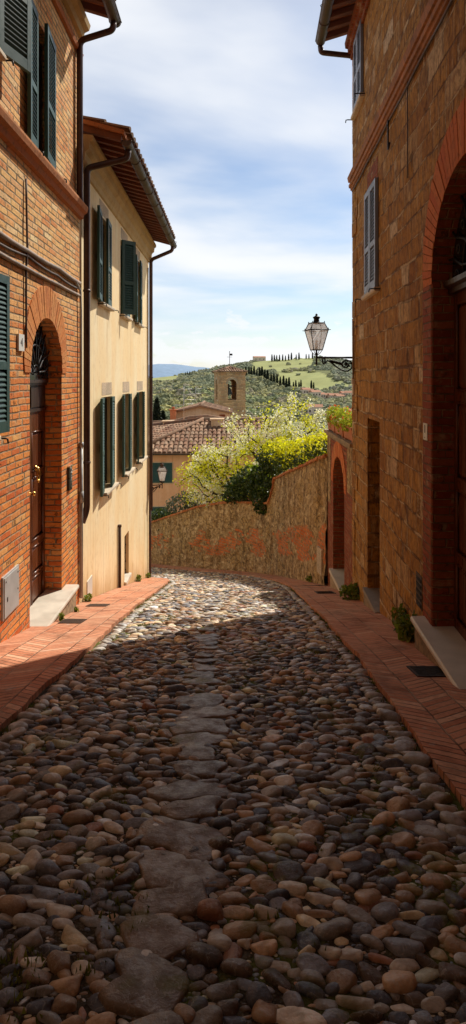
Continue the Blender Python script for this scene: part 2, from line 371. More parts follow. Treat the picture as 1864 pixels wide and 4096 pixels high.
# ------------------------------------------------------------------ mesh builder
class MB:
    def __init__(s): s.v = []; s.f = []; s.sm = []
    def quad(s, a, b, c, d, sm=False):
        i = len(s.v); s.v += [tuple(a), tuple(b), tuple(c), tuple(d)]; s.f.append((i, i+1, i+2, i+3)); s.sm.append(sm)
    def poly(s, pts, sm=False):
        i = len(s.v); s.v += [tuple(p) for p in pts]; s.f.append(tuple(range(i, i+len(pts)))); s.sm.append(sm)
    def hexa(s, p):        # 8 corner points, bottom 0-3 then top 4-7
        i = len(s.v); s.v += [tuple(q) for q in p]
        for f in ((0,3,2,1),(4,5,6,7),(0,1,5,4),(1,2,6,5),(2,3,7,6),(3,0,4,7)):
            s.f.append(tuple(i+k for k in f)); s.sm.append(False)
    def box(s, lo, hi, M=None):
        x0,y0,z0 = lo; x1,y1,z1 = hi
        p = [Vector(q) for q in ((x0,y0,z0),(x1,y0,z0),(x1,y1,z0),(x0,y1,z0),(x0,y0,z1),(x1,y0,z1),(x1,y1,z1),(x0,y1,z1))]
        if M is not None: p = [M @ q for q in p]
        s.hexa(p)
    def tube(s, pts, r, n=8, caps=True, sm=True):
        pts = [Vector(p) for p in pts]; rings = []
        rr = r if isinstance(r, (list, tuple)) else [r]*len(pts)
        prev = None
        for k, p in enumerate(pts):
            t = (pts[min(k+1, len(pts)-1)] - pts[max(k-1, 0)])
            t = t.normalized() if t.length > 1e-9 else Vector((0,0,1))
            if prev is None:
                ref = Vector((0,0,1)) if abs(t.z) < .9 else Vector((1,0,0))
                a = t.cross(ref).normalized()
            else:
                a = (prev - t*prev.dot(t)); a = a.normalized() if a.length > 1e-6 else t.orthogonal().normalized()
            prev = a; b = t.cross(a)
            i0 = len(s.v)
            for j in range(n):
                th = 2*PI*j/n; s.v.append(tuple(p + (a*math.cos(th) + b*math.sin(th))*rr[k]))
            rings.append(i0)
        for k in range(len(rings)-1):
            a0, b0 = rings[k], rings[k+1]
            for j in range(n):
                s.f.append((a0+j, a0+(j+1)%n, b0+(j+1)%n, b0+j)); s.sm.append(sm)
        if caps:
            s.f.append(tuple(rings[0]+j for j in reversed(range(n)))); s.sm.append(False)
            s.f.append(tuple(rings[-1]+j for j in range(n))); s.sm.append(False)
    def lathe(s, c, prof, n=12, M=None, rot=0, sm=True):
        i0 = len(s.v); c = Vector(c)
        for (r, z) in prof:
            for j in range(n):
                th = 2*PI*j/n + rot; q = Vector((r*math.cos(th), r*math.sin(th), z))
                if M is not None: q = M @ q
                s.v.append(tuple(c + q))
        for k in range(len(prof)-1):
            for j in range(n):
                a, b = i0+k*n, i0+(k+1)*n
                s.f.append((a+j, a+(j+1)%n, b+(j+1)%n, b+j)); s.sm.append(sm)
        s.f.append(tuple(i0+j for j in reversed(range(n)))); s.sm.append(False)
        s.f.append(tuple(i0+(len(prof)-1)*n+j for j in range(n))); s.sm.append(False)
    def profile(s, prof, P0, P1, out, up=Vector((0,0,1))):    # extrude a (outset, height) outline from P0 to P1
        P0, P1, out = Vector(P0), Vector(P1), Vector(out)
        A = [P0 + out*o + up*h for o, h in prof]; B = [P1 + out*o + up*h for o, h in prof]; n = len(prof)
        for k in range(n): s.quad(A[k], A[(k+1)%n], B[(k+1)%n], B[k])
        s.poly(list(reversed(A))); s.poly(B)
    def build(s, name, mat, parent=None, origin=None):
        if origin is None: origin = ORIG.get(parent.name, Vector()) if parent is not None else Vector()
        o = Vector(origin)
        me = bpy.data.meshes.new(name)
        v = np.array(s.v, dtype=np.float64).reshape(-1, 3) - np.array(o)
        me.from_pydata(v.tolist(), [], s.f); me.polygons.foreach_set('use_smooth', s.sm)
        me.materials.append(MATS[mat]); me.validate()
        ob = bpy.data.objects.new(name, me); COL.objects.link(ob)
        if parent is not None: ob.parent = parent; ORIG[ob.name] = o
        else: ob.location = o; ORIG[ob.name] = o
        return ob
ORIG = {}
def np_mesh(name, V, F, mat, parent=None, origin=(0,0,0), smooth=False, col=None, k=None):
    """V (n,3) array, F (m,k) array of equal sized faces"""
    o = ORIG[parent.name] if parent is not None else Vector(origin)
    me = bpy.data.meshes.new(name); F = np.asarray(F); m, k = F.shape
    V = np.asarray(V, dtype=np.float32) - np.array(o, dtype=np.float32)
    me.vertices.add(len(V)); me.vertices.foreach_set('co', V.ravel())
    me.loops.add(m*k); me.loops.foreach_set('vertex_index', F.ravel().astype(np.int32))
    me.polygons.add(m); me.polygons.foreach_set('loop_start', (np.arange(m)*k).astype(np.int32))
    me.polygons.foreach_set('loop_total', np.full(m, k, dtype=np.int32))
    me.polygons.foreach_set('use_smooth', np.full(m, smooth))
    me.update(calc_edges=True)
    if col is not None:
        a = me.color_attributes.new('col', 'FLOAT_COLOR', 'POINT')
        c4 = np.ones((len(V), 4), dtype=np.float32); c4[:, :3] = col; a.data.foreach_set('color', c4.ravel())
    me.materials.append(MATS[mat])
    ob = bpy.data.objects.new(name, me); COL.objects.link(ob); ORIG[ob.name] = o
    if parent is not None: ob.parent = parent
    else: ob.location = o
    return ob
def tag(o, label=None, cat=None, group=None, kind=None):
    if label: o['label'] = label
    if cat: o['category'] = cat
    if group: o['group'] = group
    if kind: o['kind'] = kind
    return o
def thing(name, loc, label, cat, group=None):
    o = bpy.data.objects.new(name, None); COL.objects.link(o); o.location = loc; o.empty_display_size = .2
    ORIG[o.name] = Vector(loc); return tag(o, label, cat, group)
def copy_tree(o, parent=None):
    c = o.copy(); COL.objects.link(c); ORIG[c.name] = ORIG.get(o.name, Vector())
    if parent is not None: c.parent = parent
    for ch in list(o.children): copy_tree(ch, c)
    return c

# ------------------------------------------------------------------ ground profile (eye of the camera is the world origin)
_sy = np.array([-12, 0, 2, 5.38, 8.3, 11.7, 15, 18, 20.5, 26, 40]); _ss = np.array([.06, .11, .16, .235, .268, .285, .285, .25, .22, .18, .15])
_Y = np.linspace(-12, 40, 2601); _S = np.interp(_Y, _sy, _ss); _H = np.concatenate([[0], np.cumsum((_S[1:]+_S[:-1])/2*np.diff(_Y))])
_H = _H - np.interp(0, _Y, _H) + 1.47
def gz(y): return -np.interp(y, _Y, _H)
def G(y): return float(gz(y))
XL = -2.1
def XR(y): return 1.497 + .0384*y if y < 9.2 else 1.85
road_l = lambda y: np.interp(y, [-12, 3.3, 5.4, 10, 13.2, 14.3, 14.75, 15.0], [-1.33, -1.31, -1.26, -1.32, -1.40, -1.60, -2.0, -2.25])
road_r = lambda y: np.interp(y, [-12, 2.5, 4.5, 8.1, 11.5, 13.2, 15, 16.4], [.96, .985, 1.03, 1.05, 1.10, 1.02, .72, .25])
WALLP = [(1.86, 11.7), (1.52, 13.9), (1.12, 16.0), (.62, 17.1), (0, 17.9), (-1.08, 18.9), (-2.65, 20.5), (-4.6, 22.6)]      # foot of the garden wall
EDGEP = [(1.10, 11.5), (.95, 13.7), (.62, 15.5), (.22, 16.5), (-.25, 17.25), (-1.25, 18.2), (-2.9, 19.9), (-4.9, 22.0)]   # kerb in front of it

# ------------------------------------------------------------------ the setting: road, pavements
def strip(name, f0, f1, ys, nx, lift, mat, kerb=None):
    m = MB()
    for a, b in zip(ys[:-1], ys[1:]):
        for i in range(nx):
            t0, t1 = i/nx, (i+1)/nx
            def q(t, y): return (f0(y)*(1-t)+f1(y)*t, y, G(y)+lift)
            m.quad(q(t0, a), q(t1, a), q(t1, b), q(t0, b))
        if kerb is not None:
            f = (f0, f1)[kerb]
            pa, pb = (f(a), a, G(a)+lift), (f(b), b, G(b)+lift)
            m.quad(pa, pb, (pb[0], pb[1], pb[2]-.12), (pa[0], pa[1], pa[2]-.12))
    return m
ys = list(np.arange(-11, 23.01, .25))
m = strip('road', lambda y: -6.0 if y > 15 else -2.3, lambda y: 2.2, ys, 6, -.030, None)
tag(m.build('road', 'road_bed'), kind='structure')
ysl = list(np.arange(-11, 0, .5)) + list(np.arange(0, 14.9, .07)) + [14.99]
wob = lambda y, k: .022*mnoise.noise(Vector((y*1.7, k, 0))) + .016*mnoise.noise(Vector((y*6.3, k, 3)))
m = strip('', lambda y: -2.3, lambda y: float(road_l(y)) + wob(y, 1.5), ysl, 4, .012, None, kerb=1)
tag(m.build('pavement_left', 'herringbone_brick'), kind='structure')
m = strip('', lambda y: float(road_r(y)) + (wob(y, 7.7) if y < 11.4 else 0), lambda y: XR(y)+.25, list(np.arange(-11, 0, .5)) + list(np.arange(0, 11.45, .07)) + [11.5], 4, .012, None, kerb=0)
for k in range(len(WALLP)-1):
    (ax, ay), (bx, by) = EDGEP[k], EDGEP[k+1]; (cx, cy), (dx, dy) = WALLP[k], WALLP[k+1]
    n = 8
    for i in range(n):
        t0, t1 = i/n, (i+1)/n
        L = lambda a, b, t: a+(b-a)*t
        p0 = (L(ax,bx,t0), L(ay,by,t0)); p1 = (L(ax,bx,t1), L(ay,by,t1)); q0 = (L(cx,dx,t0)+.15, L(cy,dy,t0)+.1); q1 = (L(cx,dx,t1)+.15, L(cy,dy,t1)+.1)
        z = lambda p: (p[0], p[1], G(p[1])+.012)
        m.quad(z(p0), z(q0), z(q1), z(p1)); m.quad(z(p0), z(p1), (p1[0], p1[1], G(p1[1])-.11), (p0[0], p0[1], G(p0[1])-.11))
tag(m.build('pavement_right', 'herringbone_brick'), kind='structure')

# ------------------------------------------------------------------ cobbles (packed ellipses, grown until they touch)
def ico(sub):
    bm = bmesh.new(); bmesh.ops.create_icosphere(bm, subdivisions=sub, radius=1); bm.verts.ensure_lookup_table()
    V = np.array([v.co[:] for v in bm.verts]); F = np.array([[v.index for v in f.verts] for f in bm.faces]); bm.free(); return V, F
def edge_at(y):      # right hand kerb beyond the bend, as x for a given y
    px = [p[0] for p in EDGEP]; py = [p[1] for p in EDGEP]
    return np.interp(y, py, px) if y > 11.5 else float(road_r(y))
def inside(x, y):
    if y < 1.05 or y > 21: return False
    xl = float(road_l(y)) if y < 15 else -3.4
    return xl+.02 < x < edge_at(y)-.02
STR = 1.7
cell = .14; grid = {}
stones = []          # x, y, rx, ry, rot, kind
def try_place(x, y, r, tol=.97):
    gx, gy = int(x//cell), int(y*STR//cell)
    for i in range(gx-2, gx+3):
        for j in range(gy-2, gy+3):
            for (qx, qy, qr) in grid.get((i, j), ()):
                if (qx-x)**2 + (qy-y*STR)**2 < (tol*(qr+r))**2: return False
    grid.setdefault((gx, gy), []).append((x, y*STR, r)); return True
def put(x, y, r, kind, tol=.97):
    if inside(x, y) and try_place(x, y, r, tol): stones.append((x, y, r, kind)); return True
# large worn slabs down the middle
y = 1.12; slabs = []
while y < 8.2:
    big = (.105 + .06*random.random()) if y < 4 else (.085 + .035*random.random())*float(np.interp(y, [4, 8], [1, .66]))
    x = float(np.interp(y, [1, 2, 3, 5, 10, 14], [-.235, -.21, -.19, -.22, -.36, -.45])) + random.uniform(-.03, .03)
    if y < 3.6 or random.random() < .5: slabs.append((x, y, big)); try_place(x, y, big*.92); try_place(x+big*.35, y, big*.7, 0)
    y += big*1.40 + random.choice((.0, .005, .03))
# border rows
y = 1.1
while y < 14.0:
    r = random.uniform(.048, .062); put(float(road_l(y))+.075, y, r, 'edge'); y += r*1.5
y = 1.1
while y < 20:
    r = random.uniform(.048, .062); put(edge_at(y)-.075, y, r, 'edge'); y += r*1.5
for (rr, tries) in ((.074, 260), (.062, 3500), (.050, 40000), (.041, 110000), (.033, 120000), (.025, 90000), (.017, 70000), (.012, 60000)):
    for _ in range(tries):
        y = 1.05 + 20*random.random()**1.3; x = random.uniform(-2.2, 1.15) if y < 15 else random.uniform(-3.4, 1.0)
        if rr < .02: y = 1.05 + 4.5*random.random()**1.2; x = random.uniform(-1.4, 1.15)
        if rr < .035 and y > 9: continue
        put(x, y, rr*random.uniform(.9, 1.12)*float(np.interp(y, [1.2, 2.5, 6], [.70, .80, 1.05])), 'n', .90)
PAL = np.array([(.15,.148,.16),(.085,.085,.10),(.20,.14,.09),(.27,.19,.12),(.35,.265,.18),(.17,.155,.14),(.26,.235,.205),(.44,.33,.23),(.21,.115,.07),(.32,.275,.23),(.58,.48,.37),(.10,.072,.052)])
PAL = PAL.mean(1, keepdims=True)*.22 + PAL*.78; PAL = np.clip(PAL**1.55*5.6*np.array([1.0, .98, .96]), .03, .88)
PW = np.array([12,11,14,11,8,10,10,4.5,4,8,3,6]); PW = PW/PW.sum(); PWN = np.array([14,20,13,8,4.5,12,7,3,4,6,2.4,11]); PWN = PWN/PWN.sum()  # second set favours dark stones, painting in the foreground shade
base = {}
for sub in (2, 3):
    V0, F0 = ico(sub); var = []
    for k in range(16):
        fr = RNG.normal(size=(5, 3))*1.5; ph = RNG.uniform(0, 6.28, 5); am = RNG.uniform(.04, .13, 5)
        d = 1 + sum(am[i]*np.sin(V0@fr[i]+ph[i]) for i in range(5))
        P = np.sign(V0)*np.abs(V0)**RNG.uniform(.74, .95)*d[:, None]
        for _q in range((0, 2, 1, 3)[k % 4]):      # broken flat facets
            nrm = RNG.normal(size=3); nrm /= np.linalg.norm(nrm); nrm[2] = abs(nrm[2])
            dd = P@nrm; P = P - np.outer(np.maximum(dd-.66, 0)*.85, nrm)
        var.append(P)
    base[sub] = (var, F0)
var = []
for k in range(16):
    N = 22; ph = RNG.uniform(0, 6.28, 4); am = (.13, .11, .09, .06); rings = [(1.0, -1), (1.01, .45), (.985, .80), (.93, .97), (.5, 1.0)]; P = []
    for (rr_, zz_) in rings:
        for j in range(N):
            th = 2*PI*j/N; q = rr_*(1+sum(am[i]*math.sin((i+2)*th+ph[i]) for i in range(4))); c_, s_ = math.cos(th), math.sin(th); e = max(abs(c_), abs(s_))**-.45
            P.append((q*c_*e, q*s_*e, zz_+(.05*RNG.normal() if zz_ > .5 else 0)))
    P.append((0, 0, 1.0)); F_ = []
    for a in range(len(rings)-1):
        for j in range(N):
            p0, p1, p2, p3 = a*N+j, a*N+(j+1)%N, (a+1)*N+(j+1)%N, (a+1)*N+j; F_ += [(p0, p1, p2), (p0, p2, p3)]
    for j in range(N): F_.append(((len(rings)-1)*N+j, (len(rings)-1)*N+(j+1)%N, len(rings)*N))
    var.append(np.array(P))
base[9] = (var, np.array(F_))
VV, FF, CC = [], [], []; off = 0
def emit(x, y, z, rx, ry, rz, rot, tilt, sub, c):
    global off
    var, F0 = base[sub]; P = var[random.randrange(16)]*np.array([rx, ry, rz])
    ct, st = math.cos(tilt[0]), math.sin(tilt[0]); P = P@np.array([[ct,0,-st],[0,1,0],[st,0,ct]])
    s2 = tilt[1]; P = P@np.array([[1,0,0],[0,math.cos(s2),math.sin(s2)],[0,-math.sin(s2),math.cos(s2)]])
    c2, sn = math.cos(rot), math.sin(rot); P = P@np.array([[c2,sn,0],[-sn,c2,0],[0,0,1]])
    P = P + np.array([x, y, z]); P[:, 2] -= (P[:, 1]-y)*float(np.interp(y, _sy, _ss))
    VV.append(P); FF.append(F0+off); CC.append(np.tile(c, (len(P), 1))); off += len(P)
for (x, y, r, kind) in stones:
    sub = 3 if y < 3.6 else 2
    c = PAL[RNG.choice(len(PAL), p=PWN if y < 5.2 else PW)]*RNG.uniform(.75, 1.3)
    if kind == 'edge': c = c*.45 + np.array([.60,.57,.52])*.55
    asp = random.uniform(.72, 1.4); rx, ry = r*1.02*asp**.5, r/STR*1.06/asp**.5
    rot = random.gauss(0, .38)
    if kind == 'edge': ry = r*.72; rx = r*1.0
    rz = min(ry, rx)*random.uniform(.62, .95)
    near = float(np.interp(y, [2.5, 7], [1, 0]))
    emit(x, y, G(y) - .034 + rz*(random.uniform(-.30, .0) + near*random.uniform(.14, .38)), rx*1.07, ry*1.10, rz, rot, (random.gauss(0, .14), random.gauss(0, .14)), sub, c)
for (x, y, r) in slabs:
    c = np.array([.29,.20,.135])*random.uniform(.65, 1.25)
    emit(x, y, G(y)-.034, r*random.uniform(.95, 1.35), r*random.uniform(.66, .84), random.uniform(.018, .028), random.gauss(0, .3), (random.gauss(0, .035), random.gauss(0, .035)), 9, c)
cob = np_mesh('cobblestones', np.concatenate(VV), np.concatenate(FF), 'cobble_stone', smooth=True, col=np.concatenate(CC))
tag(cob, 'rounded grey and brown river cobbles set close together across the sloping lane', 'cobbles', kind='stuff')
print('stones', len(stones))

# ------------------------------------------------------------------ foliage helpers
def unit(n): 
    d = RNG.normal(size=(n, 3)); return d/np.linalg.norm(d, axis=1)[:, None]
def leaf_quads(P, size, N=None, flat=.0, asp=.6, droop=0):
    """diamond leaves around points P; N = preferred normals"""
    n = len(P); size = np.broadcast_to(np.asarray(size, dtype=float), (n,))*RNG.uniform(.7, 1.3, n)
    nn = unit(n)
    if N is not None: nn = nn*(1-flat) + N*flat; nn /= np.linalg.norm(nn, axis=1)[:, None]
    t = np.cross(nn, unit(n)); t /= np.linalg.norm(t, axis=1)[:, None]+1e-9; b = np.cross(nn, t)
    s = size[:, None]
    A = P - t*s; B = P + b*s*asp + nn*s*.12; C = P + t*s - nn*s*droop; D = P - b*s*asp + nn*s*.12
    V = np.stack([A, B, C, D], 1).reshape(-1, 3); F = np.arange(4*n).reshape(n, 4)
    return V, F
def blob_points(n, c, rad, shell=.55, clump=0, seed=0):
    d = unit(n); rr = (shell + (1-shell)*RNG.random(n)**.5)
    # lumpy radius
    k = np.array([mnoise.noise(Vector(q)*1.9 + Vector((seed*7.3, 1.1, 3.3))) for q in d])
    rr = rr*(1 + .38*k)
    return np.array(c) + d*rr[:, None]*np.array(rad), d

# moss, grass and weeds between the stones (nobody could count the blades)
BP = []
def blades(x, y, n, spread, h):
    for _ in range(n):
        a = random.uniform(0, 6.28); q = spread*random.random()**.5
        BP.append((x+q*math.cos(a), y+q*math.sin(a), .72*h*random.uniform(.4, 1.2)))
for _ in range(420):
    y = random.uniform(1.2, 14); side = random.random()
    if side < .42: x = float(road_l(y)) + random.uniform(-.02, .05)
    elif side < .75: x = edge_at(y) - random.uniform(-.02, .05)
    else: x = random.uniform(-1.2, 1.0)
    if not (-.02 < (mnoise.noise(Vector((x*1.2, y*.7, 2)))+.15)): continue
    blades(x, y, random.randint(8, 26), random.uniform(.02, .07), .028)
for (x, y, n) in ((-.62, 1.72, 90), (-.55, 1.5, 60), (-.35, 1.95, 60), (-.5, 2.05, 40), (.95, 2.0, 60), (-1.25, 8.8, 160), (-1.22, 9.8, 160), (-1.3, 11.0, 120), (-1.2, 7.4, 120), (-.95, 6.5, 70), (.7, 5.2, 50), (.95, 5.8, 80)):
    blades(x, y, n, .10, .035)
for i in range(150):           # along the foot of the garden wall
    t = random.random()*(len(WALLP)-2); k = int(t); t -= k
    x = WALLP[k][0]*(1-t)+WALLP[k+1][0]*t - .05; y = WALLP[k][1]*(1-t)+WALLP[k+1][1]*t - .05
    if mnoise.noise(Vector((x, y*1.5, 5))) > -.12: blades(x, y, random.randint(8, 24), .09, .06)
for i in range(60):
    y = random.uniform(5, 9.1); blades(XR(y)-.02, y, 5, .03, .03)
    y = random.uniform(6, 14.5); blades(XL+.03, y, 5, .03, .03)
V, F = [], []
for i, (x, y, h) in enumerate(BP):
    a = random.uniform(0, 6.28); w = h*.22; lx, ly = random.gauss(0, h*.35), random.gauss(0, h*.35); z = G(y)-.025
    V += [(x-w*math.cos(a), y-w*math.sin(a), z), (x+w*math.cos(a), y+w*math.sin(a), z), (x+lx, y+ly, z+h)]
    F.append((3*i, 3*i+1, 3*i+2))
tag(np_mesh('grass', V, F, 'moss_blade'), 'tufts of grass and moss growing between the cobbles and along the walls', 'grass', kind='stuff')

# ------------------------------------------------------------------ walls with openings
def arch_top(o, y):
    if o.get('rise'):
        t = (y-(o['y0']+o['y1'])/2)/((o['y1']-o['y0'])/2); t = max(-1, min(1, t))
        return o['zt'] + o['rise']*math.sqrt(max(0, 1-t*t))
    return o['zt']
def wall(mb, P, y0, y1, zb, zt, ops, reveals=True):
    bps = {y0, y1}
    for o in ops:
        n = 24 if o.get('rise') else 1
        for i in range(n+1):
            t = i/n; t = .5 - .5*math.cos(PI*t) if n > 1 else t
            bps.add(o['y0']+(o['y1']-o['y0'])*t)
    yy = y0
    while yy < y1: bps.add(yy); yy += 1.0
    bps = sorted(b for b in bps if y0-1e-9 <= b <= y1+1e-9)
    for a, b in zip(bps[:-1], bps[1:]):
        if b-a < 1e-6: continue
        mid = (a+b)/2; act = sorted([o for o in ops if o['y0'] < mid < o['y1']], key=lambda o: o['zb'])
        la, lb = zb(a), zb(b)
        for o in act:
            mb.quad(P(a, la, 0), P(b, lb, 0), P(b, o['zb'], 0), P(a, o['zb'], 0))
            la, lb = arch_top(o, a), arch_top(o, b)
            if reveals:
                d = o['d']; mb.quad(P(a, la, 0), P(b, lb, 0), P(b, lb, d), P(a, la, d))
                mb.quad(P(a, o['zb'], 0), P(b, o['zb'], 0), P(b, o['zb'], d), P(a, o['zb'], d))
        mb.quad(P(a, la, 0), P(b, lb, 0), P(b, zt, 0), P(a, zt, 0))
    if reveals:
        for o in ops:
            d = o['d']
            for y in (o['y0'], o['y1']):
                mb.quad(P(y, o['zb'], 0), P(y, o['zt'], 0), P(y, o['zt'], d), P(y, o['zb'], d))
def arch_ring(mb, P, o, thick_side, thick_top, n, out=.012, back=.05, z_floor=None, legw=None, legh=.088):
    yc, rx, rz, zs = (o['y0']+o['y1'])/2, (o['y1']-o['y0'])/2, o['rise'], o['zt']
    for i in range(n):
        a0, a1 = PI*(i+.06)/n, PI*(i+.94)/n
        jt = random.uniform(-.004, .004)
        def pt(a, outer):
            th = thick_side + (thick_top-thick_side)*math.sin(a)
            return (yc - (rx + (th if outer else 0))*math.cos(a), zs + (rz + (th if outer else 0))*math.sin(a))
        q = [pt(a0, 0), pt(a1, 0), pt(a1, 1), pt(a0, 1)]
        mb.hexa([P(u, v, back) for u, v in q] + [P(u, v, -out+jt) for u, v in q])
def P_left(y, z, d): return (XL-d, y, z)
def P_right(y, z, d): return (XR(y)+d, y, z)
def P_yellow(y, z, d): return (XL-.015-d, y, z)

def leaf_shutter(mb, hinge, direction, w, z0, z1, out, t=.038, mid=True, open_slats=True):
    """louvred leaf: hinge point (x,y), unit direction along the leaf, outward normal 'out' (x,y)"""
    dx = Vector((direction[0], direction[1], 0)).normalized(); dn = Vector((out[0], out[1], 0)).normalized()
    def T(u, n, z): return Vector((hinge[0], hinge[1], 0)) + dx*u + dn*n + Vector((0, 0, z))
    def bx(u0, u1, n0, n1, a, b): mb.hexa([T(u0,n0,a),T(u1,n0,a),T(u1,n1,a),T(u0,n1,a),T(u0,n0,b),T(u1,n0,b),T(u1,n1,b),T(u0,n1,b)])
    st = .055; h = z1-z0
    bx(0, st, 0, t, z0, z1); bx(w-st, w, 0, t, z0, z1)
    rails = [(z0, z0+.10), (z1-.075, z1)] + ([(z0+h*.40, z0+h*.40+.07)] if mid else [])
    for a, b in rails: bx(st, w-st, .001, t-.001, a, b)
    rails.sort(); z = z0+.10
    spans = [(rails[i][1], rails[i+1][0]) for i in range(len(rails)-1)]
    for a, b in spans:
        n = max(2, int((b-a)/.043))
        for i in range(n):
            zc = a + (i+.5)*(b-a)/n
            mb.hexa([T(st-.003, .003, zc+.022), T(w-st+.003, .003, zc+.022), T(w-st+.003, t-.003, zc-.034), T(st-.003, t-.003, zc-.034),
                     T(st-.003, .003, zc+.030), T(w-st+.003, .003, zc+.030), T(w-st+.003, t-.003, zc-.026), T(st-.003, t-.003, zc-.026)])
def bxl(mb, P, a, b, c, e, d0, d1): mb.hexa([P(a,c,d0),P(b,c,d0),P(b,c,d1),P(a,c,d1),P(a,e,d0),P(b,e,d0),P(b,e,d1),P(a,e,d1)])
def window(house, P, y0, y1, z0, z1, d, side, leaves, paint, sill=True, lintel=False, sillw=.09, hooks=True):
    """frame with its pane, shutters and sill; leaves: (hinge_y, hinge_off, free_y, free_off), offsets measured out from the wall"""
    m = MB(); f = .05; n0, n1 = d-.05, d-.005
    oc = [(y0, z0), (y1, z0), (y1, z1), (y0, z1)]; ic = [(y0+f, z0+f), (y1-f, z0+f), (y1-f, z1-f), (y0+f, z1-f)]
    for nn in (n0, n1): m.v += [P(u, v, nn) for u, v in oc] + [P(u, v, nn) for u, v in ic]
    for k in range(4):
        a, b = k, (k+1) % 4
        for q in ((a, b, b+4, a+4), (a+8, a+12, b+12, b+8), (a+4, b+4, b+12, a+12), (a, a+8, b+8, b)): m.f.append(q); m.sm.append(False)
    w = m.build('window', 'dark_wood', house)
    m = MB(); bxl(m, P, (y0+y1)/2-.025, (y0+y1)/2+.025, z0+f, z1-f, n0+.002, n1-.002); m.build('mullion', 'dark_wood', w)
    m = MB(); m.quad(P(y0, z0, d-.015), P(y1, z0, d-.015), P(y1, z1, d-.015), P(y0, z1, d-.015)); m.build('pane', 'fan_glass', w)
    for (hy, ho, fy, fo, *flip) in leaves:
        m = MB(); A = Vector(P(hy, 0, -ho)); B = Vector(P(fy, 0, -fo)); dr = (B-A); n = Vector((dr.y, -dr.x, 0))
        if n.x*side < 0: n = -n
        if flip: n = -n
        leaf_shutter(m, (A.x, A.y), (dr.x, dr.y), dr.length, z0+.01, z1-.005, (n.x, n.y))
        s = m.build('shutter', paint, w)
    if sill:
        m = MB(); prof = [(-.06, -.055), (sillw-.015, -.055), (sillw, -.04), (sillw, -.012), (sillw-.006, 0), (-.06, 0)]
        A, B = P(y0-.07, z0, 0), P(y1+.07, z0, 0); out = Vector(P((y0+y1)/2, 0, -1)) - Vector(P((y0+y1)/2, 0, 0))
        m.profile(prof, A, B, out); m.build('sill', 'sill_stone', w)
        if hooks:
            for yy in (y0-.10, y1+.10):
                m = MB(); m.tube([P(yy, z0-.03, 0), P(yy, z0-.03, -.11), P(yy, z0-.035, -.135), P(yy, z0-.075, -.14)], .008, 6); m.build('shutter_hook', 'wrought_iron', w)
    if lintel:
        m = MB(); m.hexa([P(y0+.03, z1+.035, .02), P(y1-.06, z1+.035, .02), P(y1-.06, z1+.035, -.004), P(y0+.03, z1+.035, -.004),
                          P(y0+.03, z1+.24, .02), P(y1-.06, z1+.24, .02), P(y1-.06, z1+.24, -.004), P(y0+.03, z1+.24, -.004)]); m.build('lintel', 'lintel_stone', w)
    return w
def door_leaf(house, P, y0, y1, z0, z1, d, wood='door_wood', panels=((.0, .14), (.155, .30), (.33, .66), (.69, .90))):
    """panelled leaf: stiles, rails and raised fields; fractions run up from the bottom"""
    m = MB()
    def bx(a, b, c, e, d0, d1): m.hexa([P(a,c,d0),P(b,c,d0),P(b,c,d1),P(a,c,d1),P(a,e,d0),P(b,e,d0),P(b,e,d1),P(a,e,d1)])
    bx(y0, y1, z0, z1, d+.03, d+.06)
    h = z1-z0; s = .075
    bx(y0, y0+s, z0, z1, d, d+.03); bx(y1-s, y1, z0, z1, d, d+.03)
    prev = 0
    fr = [(a, b) for a, b in panels]
    edges = [0] + [e for p in fr for e in p] + [1]
    for i in range(0, len(edges), 2):
        a, b = z0+h*edges[i], z0+h*edges[i+1]
        if b-a > .004: bx(y0+s, y1-s, a, b, d+.002, d+.03)
    for a, b in fr:
        za, zb2 = z0+h*a, z0+h*b
        q = .05
        lo = [(y0+s+.008, za+.008), (y1-s-.008, za+.008), (y1-s-.008, zb2-.008), (y0+s+.008, zb2-.008)]
        hi = [(y0+s+q, za+q), (y1-s-q, za+q), (y1-s-q, zb2-q), (y0+s+q, zb2-q)]
        m.hexa([P(u, v, d+.029) for u, v in lo] + [P(u, v, d+.006) for u, v in hi])
        for k in range(4):      # bolection moulding round the panel
            (u0, v0), (u1, v1) = lo[k], lo[(k+1) % 4]
            m.tube([P(u0, v0, d+.004), P(u1, v1, d+.004)], .012, 6)
    return m.build('door_leaf', wood, house)

def coppi(mb, O, ev, up, width, length, clip=None, pitch=.20, tl=.36, r=.085, jit=.012):
    """barrel tiles: O corner, ev unit vector along the eave, up unit vector up the slope"""
    O, ev, up = Vector(O), Vector(ev).normalized(), Vector(up).normalized(); nn = ev.cross(up).normalized()
    if nn.z < 0: nn = -nn
    nc = int(width/pitch); nr = int(length/tl)+1
    for i in range(nc):
        for j in range(nr):
            u = (i+.5)*pitch; v = j*tl
            if clip is not None and not clip(u, v+tl*.5): continue
            ju, jr = random.gauss(0, jit), random.gauss(0, .03); lift = random.uniform(0, .014)
            i0 = len(mb.v); L = tl*1.16
            for k, (vv, rad, lf) in enumerate(((v, r, .022+lift), (min(v+L, length+.05), r*.84, lift*.3))):
                for a in range(6):
                    th = PI*a/5
                    p = O + ev*(u+ju+jr*(k-.5)*.5 + rad*math.cos(th)) + up*vv + nn*(lf + rad*.62*math.sin(th))
                    mb.v.append(tuple(p))
            for a in range(5):
                mb.f.append((i0+a, i0+a+1, i0+6+a+1, i0+6+a)); mb.sm.append(True)
            mb.f.append((i0, i0+1, i0+2, i0+3, i0+4, i0+5)); mb.sm.append(False)
